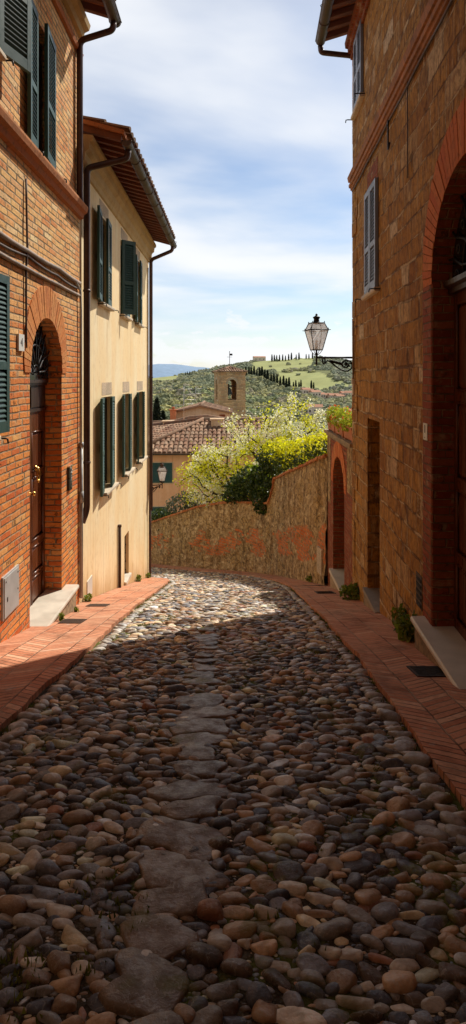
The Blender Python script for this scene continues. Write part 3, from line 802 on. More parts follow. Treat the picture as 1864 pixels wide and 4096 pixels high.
def gutter(parent, P0, P1, r=.075, hook_out=None, n_hooks=0, name='gutter'):
    P0, P1 = Vector(P0), Vector(P1); t = (P1-P0).normalized(); side = t.cross(Vector((0,0,1))).normalized(); m = MB()
    N = 8
    for (ra, rb) in ((r, r), (r-.008, r-.008)):
        pr = [side*(ra*math.cos(PI+PI*k/N)) + Vector((0,0,ra*math.sin(PI+PI*k/N))) for k in range(N+1)]
        for k in range(N): m.quad(P0+pr[k], P0+pr[k+1], P1+pr[k+1], P1+pr[k], True)
    for E in (P0, P1):
        m.poly([E + side*(r*math.cos(PI+PI*k/N)) + Vector((0,0,r*math.sin(PI+PI*k/N))) for k in range(N+1)])
    for s_ in (-1, 1): m.tube([P0+side*r*s_, P1+side*r*s_], .009, 6)
    L = (P1-P0).length; k = 0.0
    while k < L:                                       # joints with their straps
        m.tube([P0+t*k + side*((r+.004)*math.cos(PI+PI*q/8)) + Vector((0,0,(r+.004)*math.sin(PI+PI*q/8))) for q in range(9)], .006, 5); k += .75
    g = m.build(name, 'gutter_metal', parent)
    for i in range(n_hooks):
        m = MB(); b = P0 + t*(L*(i+.5)/n_hooks) + (hook_out*r if hook_out is not None else Vector()); h = hook_out
        m.tube([b, b+Vector((0,0,.03)), b+h*.012+Vector((0,0,.055)), b-h*.01+Vector((0,0,.075))], .006, 5); m.build('gutter_bracket', 'wrought_iron', g)
    return g
def rounded(pts, r=.08, n=5):
    pts = [Vector(p) for p in pts]; out = [pts[0]]
    for a, b, c in zip(pts[:-2], pts[1:-1], pts[2:]):
        ra = min(r, (a-b).length*.45, (c-b).length*.45); p, q = b+(a-b).normalized()*ra, b+(c-b).normalized()*ra
        for i in range(n+1):
            t = i/n; out.append(p*(1-t)**2 + b*2*t*(1-t) + q*t*t)
    out.append(pts[-1]); return out
def downpipe(parent, pts, r=.042, clips=(), mat='copper_pipe', name='downpipe'):
    m = MB(); m.tube(rounded(pts), r, 10); 
    for (p, q) in clips: m.tube([p, q], r+.008, 10)
    return m.build(name, mat, parent)

SEL, SAX, SAY = R(50), .61, .792
SUN = Vector((SAX*math.cos(SEL), SAY*math.cos(SEL), math.sin(SEL)))

# ------------------------------------------------------------------ left: tall brick house
BY0, BY1, BTOP = -10.0, 8.15, 4.86
bh = thing('brick_house', (XL, 6.0, G(6.0)), 'tall orange brick house at left with a dark arched door and a marble step', 'house')
ops = [dict(y0=6.16, y1=7.31, zb=-2.62, zt=.05, rise=.62, d=.22),
       dict(y0=6.27, y1=6.92, zb=2.37, zt=3.84, d=.16),
       dict(y0=4.25, y1=5.22, zb=2.86, zt=4.4, d=.16),
       dict(y0=4.2, y1=5.1, zb=-.5, zt=.92, d=.16)]
m = MB(); wall(m, P_left, 3.6, BY1, lambda y: G(y)-.4, BTOP, ops)
for a, b, c, d in (((XL,BY1),(-9,BY1),-3.6,4.86), ((-9,BY1),(-9,BY0),-1.0,4.86), ((-9,BY0),(XL,BY0),-1.2,4.86)):
    m.quad((a[0],a[1],c), (b[0],b[1],c), (b[0],b[1],d), (a[0],a[1],d))
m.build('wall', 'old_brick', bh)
m = MB(); wall(m, P_left, BY0, 3.6, lambda y: G(y)-.4, BTOP, [])  # unseen near stretch, coloured dark to cut bounce into the lane
m.hexa([(-9,-10,4.8),(XL-.01,-10,4.8),(XL-.01,1.2,4.8),(-9,1.2,4.8),(-9,-10,9.5),(XL-.01,-10,9.5),(XL-.01,1.2,9.5),(-9,1.2,9.5)])  # added upper block behind the camera, blocks sky light
m.hexa([(XL,-6.2,-3),(1.3,-6.2,-3),(1.3,-5.2,-3),(XL,-5.2,-3),(XL,-6.2,9.4),(1.3,-6.2,9.4),(1.3,-5.2,9.4),(XL,-5.2,9.4)])  # added cross wall closing the lane behind the camera, blocks sky light
m.build('wall', 'low_bounce_stucco', bh)
m = MB(); arch_ring(m, P_left, ops[0], .17, .36, 34); m.build('arch', 'voussoir', bh)
# string courses
m = MB(); m.profile([(0,-.10),(.045,-.085),(.06,-.03),(.10,.0),(.115,.05),(.115,.075),(0,.10)], P_left(BY0,2.26,0), P_left(BY1+.03,2.26,0), (1,0,0)); m.build('cornice', 'eave_tile', bh)
m = MB(); m.profile([(0,-.04),(.04,-.03),(.055,.02),(0,.04)], P_left(BY0,4.40,0), P_left(BY1+.02,4.40,0), (1,0,0)); m.build('string_course', 'eave_tile', bh)
m = MB(); m.profile([(0,-.16),(.05,-.15),(.07,-.08),(.13,-.05),(.15,.02),(0,.04)], P_left(BY0,4.80,0), P_left(BY1+.02,4.80,0), (1,0,0)); m.build('eave_moulding', 'cream_trim', bh)
def roof(house, xw, xe, y0, y1, zw, slope, far, soff=.27, deck=.05, tile='eave_tile', thick=.06, mat_tile='roof_tile'):
    """single pitch rising away from the street; xe is the eave, xw the wall face"""
    s = 1 if xe > xw else -1
    def Z(x): return zw + slope*abs(x-xe)
    m = MB(); X1 = far
    m.hexa([(xe,y0,Z(xe)+deck),(X1,y0,Z(X1)+deck),(X1,y1,Z(X1)+deck),(xe,y1,Z(xe)+deck),(xe,y0,Z(xe)+deck+thick),(X1,y0,Z(X1)+deck+thick),(X1,y1,Z(X1)+deck+thick),(xe,y1,Z(xe)+deck+thick)])
    r = m.build('roof', tile, house)
    m = MB(); up = Vector((X1-xe, 0, slope*abs(X1-xe))).normalized(); L = 2.2
    coppi(m, (xe+.06*s, y0, Z(xe)+deck+thick+.01), (0,1,0), up, y1-y0, L, pitch=.21); m.build('roof_tiles', mat_tile, r)
    k = y0+.03; xin = xw - s*.05
    first = None
    while k < y1-.05:
        m = MB(); w = .075; xa = xe - s*.04
        m.hexa([(xa,k,Z(xa)-.045),(xin,k,Z(xin)-.045),(xin,k+w,Z(xin)-.045),(xa,k+w,Z(xa)-.045),(xa,k,Z(xa)+deck-.001),(xin,k,Z(xin)+deck-.001),(xin,k+w,Z(xin)+deck-.001),(xa,k+w,Z(xa)+deck-.001)])
        if k > 2.0: m.build('rafter', 'rafter_wood', r)
        k += soff
    return r
roof(bh, XL, -1.60, -10, 8.02, 4.80, .30, -9.0)
gutter(bh, (-1.585, -10, 4.80), (-1.585, 8.06, 4.80), hook_out=Vector((1,0,0)), n_hooks=10)
downpipe(bh, [(-1.585, 7.93, 4.74), (-1.60, 7.93, 4.62), (-2.045, 7.96, 4.50), (-2.045, 7.96, 2.42), (-2.05, 8.05, 2.3)])
# windows
window(bh, P_left, 6.27, 6.92, 2.37, 3.84, .16, 1, [(6.29, .01, 5.97, .04), (6.91, .012, 6.45, .06)], 'green_paint')
window(bh, P_left, 4.25, 5.22, 2.86, 4.4, .16, 1, [(5.22, .06, 5.62, .20, 1), (4.27, .02, 3.8, .05)], 'green_paint')
window(bh, P_left, 4.2, 5.1, -.5, .92, .16, 1, [(5.08, .01, 5.42, .035), (4.22, .01, 3.75, .03)], 'green_paint')
# door
dz0, dz1 = -2.62, -.06
for (a, b) in ((6.17, 6.735), (6.735, 7.30)):
    dl = door_leaf(bh, P_left, a, b, dz0, dz1-.34, .20)
    yk = 6.68 if a < 6.5 else 6.92
    m = MB()
    if a < 6.5:
        m.lathe(P_left(yk, -1.30, .19), [(.03, 0), (.03, .008), (.012, .012), (.012, .04), (.028, .055), (.024, .075), (0.004, .08)], 10, M=Matrix.Rotation(PI/2, 3, 'Y'))
        m.build('door_knob', 'brass', dl)
    else:
        m.lathe(P_left(yk, -1.05, .19), [(.032, 0), (.03, .012), (.012, .02), (.010, .035)], 10, M=Matrix.Rotation(PI/2, 3, 'Y'))
        m.tube([(XL-.16, yk+.045*math.cos(t), -1.12+.075*math.sin(t)) for t in np.linspace(PI*.5, PI*2.5, 17)], .011, 6, caps=False)
        m.lathe((XL-.16, yk, -1.20), [(.004,-.02),(.02,-.008),(.02,.008),(.004,.02)], 8)
        m.build('door_knocker', 'brass', dl)
m = MB()
bxl(m, P_left, 6.17, 7.30, dz1-.34, dz1, .205, .25); bxl(m, P_left, 6.17, 7.30, dz1-.335, dz1-.30, .185, .206); bxl(m, P_left, 6.2, 6.70, dz1-.28, dz1-.05, .19, .206); bxl(m, P_left, 6.77, 7.27, dz1-.28, dz1-.05, .19, .206)
bxl(m, P_left, 6.17, 7.30, dz1, dz1+.035, .16, .25); bxl(m, P_left, 6.17, 7.30, dz1-.03, dz1, .18, .25)
m.build('transom', 'dark_wood', bh)
def fanlight(house, P, o, z0, d, nray, rr=.011):
    yc, rx, rz, zs = (o['y0']+o['y1'])/2, (o['y1']-o['y0'])/2, o['rise'], o['zt']
    m = MB(); N = 20; pts = [P(yc-rx*math.cos(PI*i/N), zs+rz*math.sin(PI*i/N), d+.03) for i in range(N+1)]
    m.poly([P(yc-rx, z0, d+.03)] + pts + [P(yc+rx, z0, d+.03)]); f = m.build('fanlight', 'fan_glass', house)
    m = MB()
    for i in range(nray):
        a = PI*(i+.5)/nray
        pp = []
        for k in range(7):
            q = .18 + .80*k/6; wob = .05*math.sin(q*9)*(1 if i % 2 else -1)
            pp.append(P(yc-rx*q*math.cos(a+wob), max(z0, zs-.02)+rz*q*math.sin(a+wob), d))
        m.tube(pp, rr, 5)
    for q in (.18, .55):
        m.tube([P(yc-rx*q*math.cos(PI*i/14), max(z0, zs-.02)+rz*q*math.sin(PI*i/14), d) for i in range(15)], rr, 5)
    for i in range(nray):
        a = PI*(i+1)/nray; c_y, c_z = yc-rx*.72*math.cos(a), max(z0, zs-.02)+rz*.72*math.sin(a)
        m.tube([P(c_y+.05*math.cos(t)*(1-t/12), c_z+.05*math.sin(t)*(1-t/12), d) for t in np.linspace(0, 8, 14)], rr*.7, 4)
    m.build('iron_grille', 'wrought_iron', f)
fanlight(bh, P_left, ops[0], dz1+.035, .13, 9)
def step(house, P, y0, y1, ztop, din, dout, th=.055, mat='marble'):
    m = MB(); prof = [(-din, -th), (dout-.01, -th), (dout, -th*.7), (dout, -th*.3), (dout-.012, 0), (-din, 0)]
    out = Vector(P((y0+y1)/2, 0, -1)) - Vector(P((y0+y1)/2, 0, 0))
    m.profile(prof, P(y0, ztop, 0), P(y1, ztop, 0), out); st = m.build('doorstep', mat, house)
    m = MB(); n = 6
    for i in range(n):
        a, b = y0+.03+(y1-y0-.06)*i/n, y0+.03+(y1-y0-.06)*(i+1)/n; o_ = dout-.03
        if G(min(a,b)) - .02 > ztop-th: continue
        m.quad(P(a, G(a)-.1, -o_), P(b, G(b)-.1, -o_), P(b, ztop-th+.002, -o_), P(a, ztop-th+.002, -o_))
    m = MB(); a, b, o_ = y0+.03, y1-.03, -(dout-.03); zt_ = ztop-th+.002
    m.hexa([P(a, G(b)-.2, o_), P(b, G(b)-.2, o_), P(b, G(b)-.2, .02), P(a, G(b)-.2, .02), P(a, zt_, o_), P(b, zt_, o_), P(b, zt_, .02), P(a, zt_, .02)])
    m.build('step_base', 'cement_base', st)
step(bh, P_left, 6.02, 7.50, -2.60, .20, .165)

# cables strung along the brick front
def cable(name, label, pts, r, mat, sag=.0, n=4):
    pts = [Vector(p) for p in pts]; out = []
    for a, b in zip(pts[:-1], pts[1:]):
        for i in range(n):
            t = i/n; q = a*(1-t)+b*t; q.z -= sag*4*t*(1-t) ; out.append(q)
    out.append(pts[-1]); m = MB(); m.tube(out, r, 6); o = m.build(name, mat, None, out[0]); return tag(o, label, 'cable', 'cables fixed along the brick front')
yy = list(np.linspace(0, 8.08, 9))
cable('wall_cable', 'thick pale cable bundle stapled along the brick front, the upper of the two runs', [(XL+.028, y, 1.285+.012*math.sin(y*3)) for y in yy], .026, 'cable', .012)
cable('wall_cable', 'thin dark wire sagging just under the upper cable bundle', [(XL+.02, y, 1.215+.02*math.sin(y*2.1+1)) for y in yy], .012, 'cable_dark', .02)
cable('wall_cable', 'grey conduit run just above the brick arch, the lower of the two runs', [(XL+.024, y, 1.105+.008*math.sin(y*4)) for y in yy], .02, 'cable', .006)
cable('wall_cable', 'vertical brown wire dropping from the cables to the white number plaque', [(XL+.018, 6.0, 2.0), (XL+.03, 6.0, 1.3), (XL+.018, 6.0, 1.1), (XL+.018, 6.005, .30)], .011, 'cable_dark')
cable('wall_cable', 'pale cable turning down at the end of the brick front beside the pipe', [(XL+.03, 7.85, 1.27), (XL+.035, 8.06, 1.18), (XL+.035, 8.10, .9), (XL+.035, 8.10, -.9)], .016, 'galvanised')
def plaque(name, label, P, yc, zc, w, h, side, txt, tsize, tmat, t2=None):
    m = MB(); bxl(m, P, yc-w/2, yc+w/2, zc-h/2, zc+h/2, -.022, .002); o = m.build(name, 'plaque_white', None, P(yc, zc, 0)); tag(o, label, 'sign')
    def text(s, size, dz):
        cu = bpy.data.curves.new('numeral', 'FONT'); cu.body = s; cu.size = size; cu.align_x = 'CENTER'; cu.align_y = 'CENTER'; cu.extrude = .0015
        tmp = bpy.data.objects.new('numeral_outline', cu); COL.objects.link(tmp); bpy.context.view_layer.update()
        me = bpy.data.meshes.new_from_object(tmp.evaluated_get(bpy.context.evaluated_depsgraph_get())); bpy.data.objects.remove(tmp); me.materials.clear()
        me.materials.append(MATS[tmat]); t = bpy.data.objects.new('numeral', me); COL.objects.link(t); t.parent = o
        t.location = (.0245*side, 0, dz); t.rotation_euler = (PI/2, 0, PI/2*side)
    text(txt, tsize, 0 if t2 is None else h*.14)
    if t2: text(t2, tsize*.5, -h*.26)
    return o
plaque('number_plaque', 'small white house number plaque on brick beside the arched door', P_left, 5.865, .345, .15, .165, 1, '4', .12, 'text_grey')
ic = thing('intercom', P_left(7.62, -1.28, 0), 'slim dark metal intercom panel on brick right of the arched door', 'intercom')
m = MB(); bxl(m, P_left, 7.555, 7.685, -1.435, -1.13, -.028, .002); m.build('casing', 'intercom_steel', ic)
m = MB(); bxl(m, P_left, 7.55, 7.69, -1.135, -1.12, -.04, .002); m.build('rain_hood', 'chrome', ic)
for k in range(4):
    m = MB(); m.lathe(P_left(7.64, -1.255-.032*k, -.027), [(.010,0),(.009,-.006),(.004,-.007)], 8, M=Matrix.Rotation(-PI/2, 3, 'Y')); m.build('button', 'chrome', ic)
m = MB(); m.tube([P_left(7.635+.032*math.cos(t), -1.185+.032*math.sin(t), -.029) for t in np.linspace(0, 2*PI, 15)], .004, 5); m.build('speaker_ring', 'chrome', ic)
m = MB(); bxl(m, P_left, 7.632, 7.648, -1.41, -1.385, -.031, -.02); m.build('key_plate', 'chrome', ic)
mb_ = thing('meter_box', P_left(5.6, -2.2, 0), 'grey metal meter box set in brick at the lower left edge', 'meter box')
m = MB(); bxl(m, P_left, 5.40, 5.80, -2.21, -1.815, -.018, .03); m.build('frame', 'meter_grey', mb_)
m = MB(); bxl(m, P_left, 5.42, 5.78, -2.195, -1.83, -.026, -.0185); m.build('door', 'meter_grey', mb_)
for (y, z) in ((5.45, -1.87), (5.75, -1.87), (5.75, -2.03)): m = MB(); m.lathe(P_left(y, z, -.025), [(.009,0),(.008,-.004)], 8, M=Matrix.Rotation(-PI/2, 3, 'Y')); m.build('screw', 'text_dark', mb_)
m = MB(); bxl(m, P_left, 5.475, 5.495, -2.06, -2.02, -.029, -.02); m.build('lock', 'text_dark', mb_)
o = MB(); o.tube([(XL+.03, 8.13, -.93), (XL+.03, 8.13, -3.0)], .026, 8); o.tube([(XL+.03, 8.13, -1.7), (XL+.03, 8.13, -1.55)], .036, 8); o.tube([(XL+.03, 8.13, -.95), (XL+.03, 8.13, -.88)], .034, 8)
tag(o.build('conduit', 'galvanised', None, (XL+.03, 8.13, -3.05)), 'grey metal conduit standing at the seam between brick and yellow houses', 'pipe')

# ------------------------------------------------------------------ left: yellow house
YY0, YY1, YTOP = 8.16, 14.95, 3.32
yh = thing('yellow_house', (XL, 11.5, G(11.5)), 'yellow stucco house with green shutters in two rows and a red underlit eave', 'house')
ops2 = [dict(y0=11.62, y1=12.1, zb=-3.98, zt=-3.10, d=.2)]
WU = [(9.42, 10.18), (11.22, 12.0), (12.95, 13.6)]; WL = [(9.58, 10.44), (11.4, 12.2), (13.1, 14.0)]
for a, b in WU: ops2.append(dict(y0=a, y1=b, zb=1.19, zt=2.60, d=.14))
for a, b in WL: ops2.append(dict(y0=a, y1=b, zb=-1.84, zt=-.32, d=.14))
m = MB(); wall(m, P_yellow, YY0, YY1, lambda y: G(y)-.4, YTOP, ops2)
xw = XL-.015
for a, b, c, d in (((xw,YY1),(-9,YY1),-6.5,YTOP), ((-9,YY1),(-9,YY0),-6.5,YTOP)):
    m.quad((a[0],a[1],c), (b[0],b[1],c), (b[0],b[1],d), (a[0],a[1],d))
m.build('wall', 'yellow_stucco', yh)
m = MB(); m.profile([(0,-.42),(.03,-.41),(.045,-.34),(.08,-.30),(.085,-.20),(.14,-.15),(.15,-.06),(.19,-.03),(.19,.03),(0,.05)], P_yellow(YY0+.02,3.30,0), P_yellow(YY1+.0,3.30,0), (1,0,0)); m.build('cornice', 'cream_trim', yh)
roof(yh, xw, -1.52, 8.30, 15.1, 3.34, .27, -9.0, soff=.25)
gutter(yh, (-1.50, 8.36, 3.33), (-1.50, 15.1, 3.33), hook_out=Vector((1,0,0)), n_hooks=16)
downpipe(yh, [(-1.50, 8.55, 3.27), (-1.52, 8.55, 3.14), (-2.045, 8.34, 2.93), (-2.045, 8.34, -1.85), (-2.10, 8.30, -2.02)], .046, [((-2.045,8.34,-1.2),(-2.045,8.34,-1.17)), ((-2.045,8.34,1.2),(-2.045,8.34,1.23))])
downpipe(yh, [(-1.50, 14.85, 3.27), (-1.52, 14.85, 3.16), (-2.04, 14.82, 2.93), (-2.04, 14.82, -3.2), (-2.04, 14.80, -3.3)], .045, [((-2.04,14.82,.0),(-2.04,14.82,.03))])
downpipe(yh, [(-2.055, 14.80, -3.2), (-2.055, 14.80, -5.0)], .028, name='drain_pipe')
downpipe(yh, [(-2.085, 14.66, 2.7), (-2.085, 14.66, -2.9)], .012, mat='cable', name='wall_wire')
for i, (a, b) in enumerate(WU):
    nl = (a+.02, .012, a-.46, .075); fl = (b-.01, .012, b-.47, .05)
    if i == 1: lv = [(a+.02, .012, a+.22, .23), (b-.01, .012, b-.38, .02)]
    elif i == 2: lv = [(a+.02, .012, a-.4, .06), (b-.01, .012, b-.40, .045)]
    else: lv = [nl, fl]
    window(yh, P_yellow, a, b, 1.19, 2.60, .14, 1, lv, 'green_paint', lintel=True)
for i, (a, b) in enumerate(WL):
    window(yh, P_yellow, a, b, -1.84, -.32, .14, 1, [(a+.02, .012, a-.44, .08), (b-.01, .012, b-.44, .055)], 'green_paint', lintel=True, sillw=.11)
m = MB(); bxl(m, P_yellow, 11.62, 12.1, -3.98, -3.10, .17, .18); cw = m.build('cellar_window', 'dark_void', yh)
m = MB()
for k in range(5): bxl(m, P_yellow, 11.66+.095*k, 11.68+.095*k, -3.98, -3.10, .06, .08)
for k in range(5): bxl(m, P_yellow, 11.62, 12.1, -3.9+.17*k, -3.885+.17*k, .055, .085)
m.build('bars', 'wrought_iron', cw)
m = MB(); m.profile([(-.2,-.06),(.05,-.06),(.05,-.0),(-.2,.05)], P_yellow(11.57,-3.976,0), P_yellow(12.15,-3.976,0), (1,0,0)); m.build('sill', 'marble', cw)
m = MB(); bxl(m, P_yellow, 8.62, 8.92, -3.22, -2.95, -.012, .01); up = m.build('utility_hatch', 'plaque_white', None, P_yellow(8.77,-3.2,0)); tag(up, 'small white utility hatch low on the yellow wall near the seam', 'hatch')
o = MB(); o.tube([(XL+.02, 10.94, -2.72), (XL+.02, 10.94, G(10.94)+.01)], .028, 8); o.tube([(XL+.02, 10.94, -2.74), (XL+.02, 10.94, -2.70)], .036, 8)
tag(o.build('conduit', 'rusty_iron', None, (XL+.02, 10.94, G(10.94))), 'short rusty pipe standing against the yellow wall beside the barred cellar window', 'pipe')

# ------------------------------------------------------------------ right: ashlar house
RTOP = 5.22
sh = thing('stone_house', (XR(6), 6.0, G(6.0)), 'tall brown ashlar stone house in shade at right with a big arched door', 'house')
ops3 = [dict(y0=3.44, y1=5.04, zb=-2.10, zt=.79, rise=.80, d=.18),
        dict(y0=7.21, y1=8.0, zb=-2.86, zt=-.54, d=.34),
        dict(y0=7.27, y1=8.03, zb=1.10, zt=2.45, d=.13),
        dict(y0=8.28, y1=8.92, zb=3.93, zt=5.0, d=.13)]
m = MB(); wall(m, P_right, -10, 9.2, lambda y: G(y)-.4, RTOP, ops3)
for a, b, c, d in (((XR(9.19),9.2),(9,9.2),-4.5,RTOP), ((9,9.2),(9,-10),-1.5,RTOP), ((9,-10),(XR(-10),-10),-1.5,RTOP)):
    m.quad((a[0],a[1],c), (b[0],b[1],c), (b[0],b[1],d), (a[0],a[1],d))
# rough quoins: each course of the far corner stands a little proud or shy
z = -3.9
while z < 5.0:
    hq = random.uniform(.2, .3); L = random.choice((.22, .42)) + random.uniform(-.04, .04); oo = random.uniform(.004, .016); e = random.uniform(-.004, .014)
    m.hexa([(XR(9.2-L)-oo, 9.2-L, z+.006), (XR(9.19)+.1, 9.2-L, z+.006), (XR(9.19)+.1, 9.2+e, z+.006), (XR(9.19)-oo, 9.2+e, z+.006),
            (XR(9.2-L)-oo, 9.2-L, z+hq), (XR(9.19)+.1, 9.2-L, z+hq), (XR(9.19)+.1, 9.2+e, z+hq), (XR(9.19)-oo, 9.2+e, z+hq)])
    z += hq+.006
m.hexa([(1.52,-10,5.1),(9,-10,5.1),(9,1.2,5.1),(1.56,1.2,5.1),(1.52,-10,9.5),(9,-10,9.5),(9,1.2,9.5),(1.56,1.2,9.5)])  # added unseen block behind the camera, narrows the sky over the lane
m.build('wall', 'ashlar_stone', sh)
m = MB(); arch_ring(m, P_right, ops3[0], .25, .40, 44, out=.016); m.build('arch', 'dark_voussoir', sh)
for (a, b) in ((5.042, 5.29), (3.19, 3.438)):
    m = MB(); bxl(m, P_right, a, b, -2.42, .79, -.016, .06); m.build('brick_jamb', 'red_brick', sh)
m = MB()          # brick lining of the reveal
bxl(m, P_right, 5.02, 5.041, -2.10, .79, -.012, .18); bxl(m, P_right, 3.439, 3.46, -2.10, .79, -.012, .18)
N = 30
for i in range(N):
    a0, a1 = PI*i/N, PI*(i+1)/N; q = lambda a, rr, d: P_right(4.24-rr*math.cos(a), .79+rr*math.sin(a), d)
    m.quad(q(a0, .797, -.012), q(a1, .797, -.012), q(a1, .797, .18), q(a0, .797, .18))
m.build('brick_reveal', 'red_brick', sh)
m = MB(); m.profile([(0,-.09),(.03,-.085),(.035,-.05),(.055,-.045),(.06,-.005),(.035,.0),(.04,.035),(.065,.04),(.075,.09),(.08,.11),(0,.13)], P_right(-10,2.98,0), P_right(9.24,2.98,0), (-1,.0384,0)); m.build('string_course', 'brick_band', sh)
m = MB(); m.profile([(0,-.26),(.03,-.26),(.035,-.18),(.07,-.17),(.075,-.09),(.11,-.08),(.12,.0),(0,.02)], P_right(-10,5.18,0), P_right(9.24,5.18,0), (-1,.0384,0)); m.build('eave_moulding', 'red_brick', sh)
# its roof runs parallel to the wall
def right_roof():
    ry0, ry1, zw, sl = -10.0, 9.27, 5.22, .30
    def xe(y): return XR(min(y, 9.19))-.47
    far = 9.0
    def Z(o): return zw + sl*o
    m = MB()
    c = [(xe(ry0), ry0, Z(0)), (far, ry0, Z(8)), (far, ry1, Z(8)), (xe(ry1), ry1, Z(0))]
    m.hexa([(x, y, z+.05) for x, y, z in c] + [(x, y, z+.11) for x, y, z in c]); r = m.build('roof', 'eave_tile', sh)
    m = MB(); coppi(m, (xe(ry1)-.04, ry1, Z(0)+.12), (-.0384, -1, 0), (1, 0, .30), 12, 2.0, pitch=.21); m.build('roof_tiles', 'roof_tile', r)
    y = 4.0
    while y < ry1-.05:
        m = MB(); w = .08; a, b = xe(y)+.04, XR(min(y,9.19))+.05
        m.hexa([(a,y,Z(0)-.03),(b,y,Z(.5)-.03),(b,y+w,Z(.5)-.03),(a,y+w,Z(0)-.03),(a,y,Z(0)+.049),(b,y,Z(.5)+.049),(b,y+w,Z(.5)+.049),(a,y+w,Z(0)+.049)])
        m.build('rafter', 'rafter_wood', r); y += .27
    gutter(sh, (xe(ry0)-.02, ry0, zw+.01), (xe(ry1)-.02, ry1, zw+.01), hook_out=Vector((-1,0,0)), n_hooks=12)
    downpipe(sh, [(xe(9.3)-.02, 9.28, zw-.05), (xe(9.3)-.01, 9.28, zw-.16), (1.84, 9.26, 5.0), (1.95, 9.26, 4.95)], .042)
right_roof()
window(sh, P_right, 7.27, 8.03, 1.10, 2.45, .13, -1, [(7.28, .005, 7.645, .008), (8.02, .005, 7.655, .008)], 'blue_grey_paint', sillw=.07)
window(sh, P_right, 8.28, 8.92, 3.93, 5.0, .13, -1, [(8.29, .005, 8.595, .008), (8.91, .005, 8.605, .008)], 'blue_grey_paint', sillw=.07)
m = MB(); bxl(m, P_right, 7.32, 8.0, 2.46, 2.72, -.004, .02); m.build('brick_lintel', 'red_brick', sh)
# big door with its fanlight
for (a, b) in ((3.45, 4.24), (4.24, 5.03)):
    dl = door_leaf(sh, P_right, a, b, -2.10, .70, .17, panels=((.03, .20), (.23, .42), (.45, .68), (.71, .97)))
    if b > 5:
        m = MB(); m.lathe(P_right(4.36, -.70, .165), [(.035,0),(.034,-.010),(.014,-.015),(.014,-.04),(.032,-.055),(.03,-.075),(.006,-.085)], 10, M=Matrix.Rotation(PI/2, 3, 'Y')); m.build('door_knob', 'brass', dl)
m = MB(); o_ = Vector((-1, .0384, 0)); m.profile([(-.10,.0),(-.02,.0),(-.02,.04),(.015,.06),(.02,.10),(-.0,.11),(-.10,.13)], P_right(3.45,.70,.10), P_right(5.03,.70,.10), o_); m.build('transom', 'dark_wood', sh)
fanlight(sh, P_right, ops3[0], .83, .13, 9, .012)
step(sh, P_right, 3.15, 5.24, -2.094, .17, .14, mat='marble')
# narrow doorway
m = MB(); bxl(m, P_right, 7.21, 8.0, -2.86, -.54, .33, .36); m.build('side_door', 'dark_wood', sh)
m = MB(); m.profile([(-.3,-.05),(.06,-.05),(.06,0),(-.3,0)], P_right(7.17,-2.82,0), P_right(8.03,-2.82,0), (-1,.0384,0)); m.build('side_step', 'grey_step', sh)
m = MB(); bxl(m, P_right, 7.17, 8.03, G(8.0)-.2, -2.872, -.045, .02)
m.build('step_base', 'cement_base', sh)
m = MB(); bxl(m, P_right, 5.36, 5.55, -2.10, -1.80, -.006, .01); v = m.build('wall_vent', 'rusty_iron', sh)
m = MB()
for k in range(5): bxl(m, P_right, 5.38, 5.53, -2.08+.056*k, -2.055+.056*k, -.012, -.0055)
m.build('louvre', 'dark_void', v)
m = MB(); bxl(m, P_right, 8.62, 8.86, -3.42, -3.05, -.003, .01); m.build('drain_hole', 'dark_void', sh)
plaque('number_plaque', 'small weathered white number plaque on the red brick jamb of the big door', P_right, 5.20, -.47, .12, .145, -1, '1', .10, 'text_dark', ',')
# iron hook and wires on the stone front
m = MB(); m.tube([P_right(6.62, 2.86, -.03), P_right(6.62, 2.6, -.03), P_right(6.58, 2.52, -.04), P_right(6.50, 2.50, -.05), P_right(6.44, 2.54, -.05)], .010, 6)
tag(m.build('wall_hook', 'wrought_iron', None, P_right(6.62, 2.86, 0)), 'black iron hook hanging under the stone string course', 'hook')
m = MB(); m.tube([P_right(y, 2.85+.008*math.sin(y*5), -.018) for y in np.linspace(0, 9.15, 24)], .012, 6); tag(m.build('wall_cable', 'cable_dark', None, P_right(0, 2.85, 0)), 'dark cable clipped beneath the string course of the stone house', 'cable')
m = MB(); m.tube([P_right(5.83, 3.0, -.018), P_right(5.83, 1.95, -.012)], .006, 6); tag(m.build('wall_cable', 'cable_dark', None, P_right(5.83, 1.95, 0)), 'short vertical wire on the upper stone wall above the big arch', 'cable')
m = MB(); m.tube([P_right(9.02, .84, -.0), P_right(9.02, .85, -.03), P_right(9.0, .80, -.03), P_right(9.0, -.1, -.03)], .013, 6); tag(m.build('wall_cable', 'cable', None, P_right(9.0, -.1, 0)), 'thin cable running down the stone corner to the wall lantern', 'cable')
m = MB(); bxl(m, P_right, 8.96, 9.08, -.26, -.02, -.035, .0); bxl(m, P_right, 9.085, 9.16, -.10, .0, -.03, .0); tag(m.build('junction_box', 'sill_stone', None, P_right(9.0, -.2, 0)), 'pale junction box on the stone corner below the lantern bracket', 'junction box')

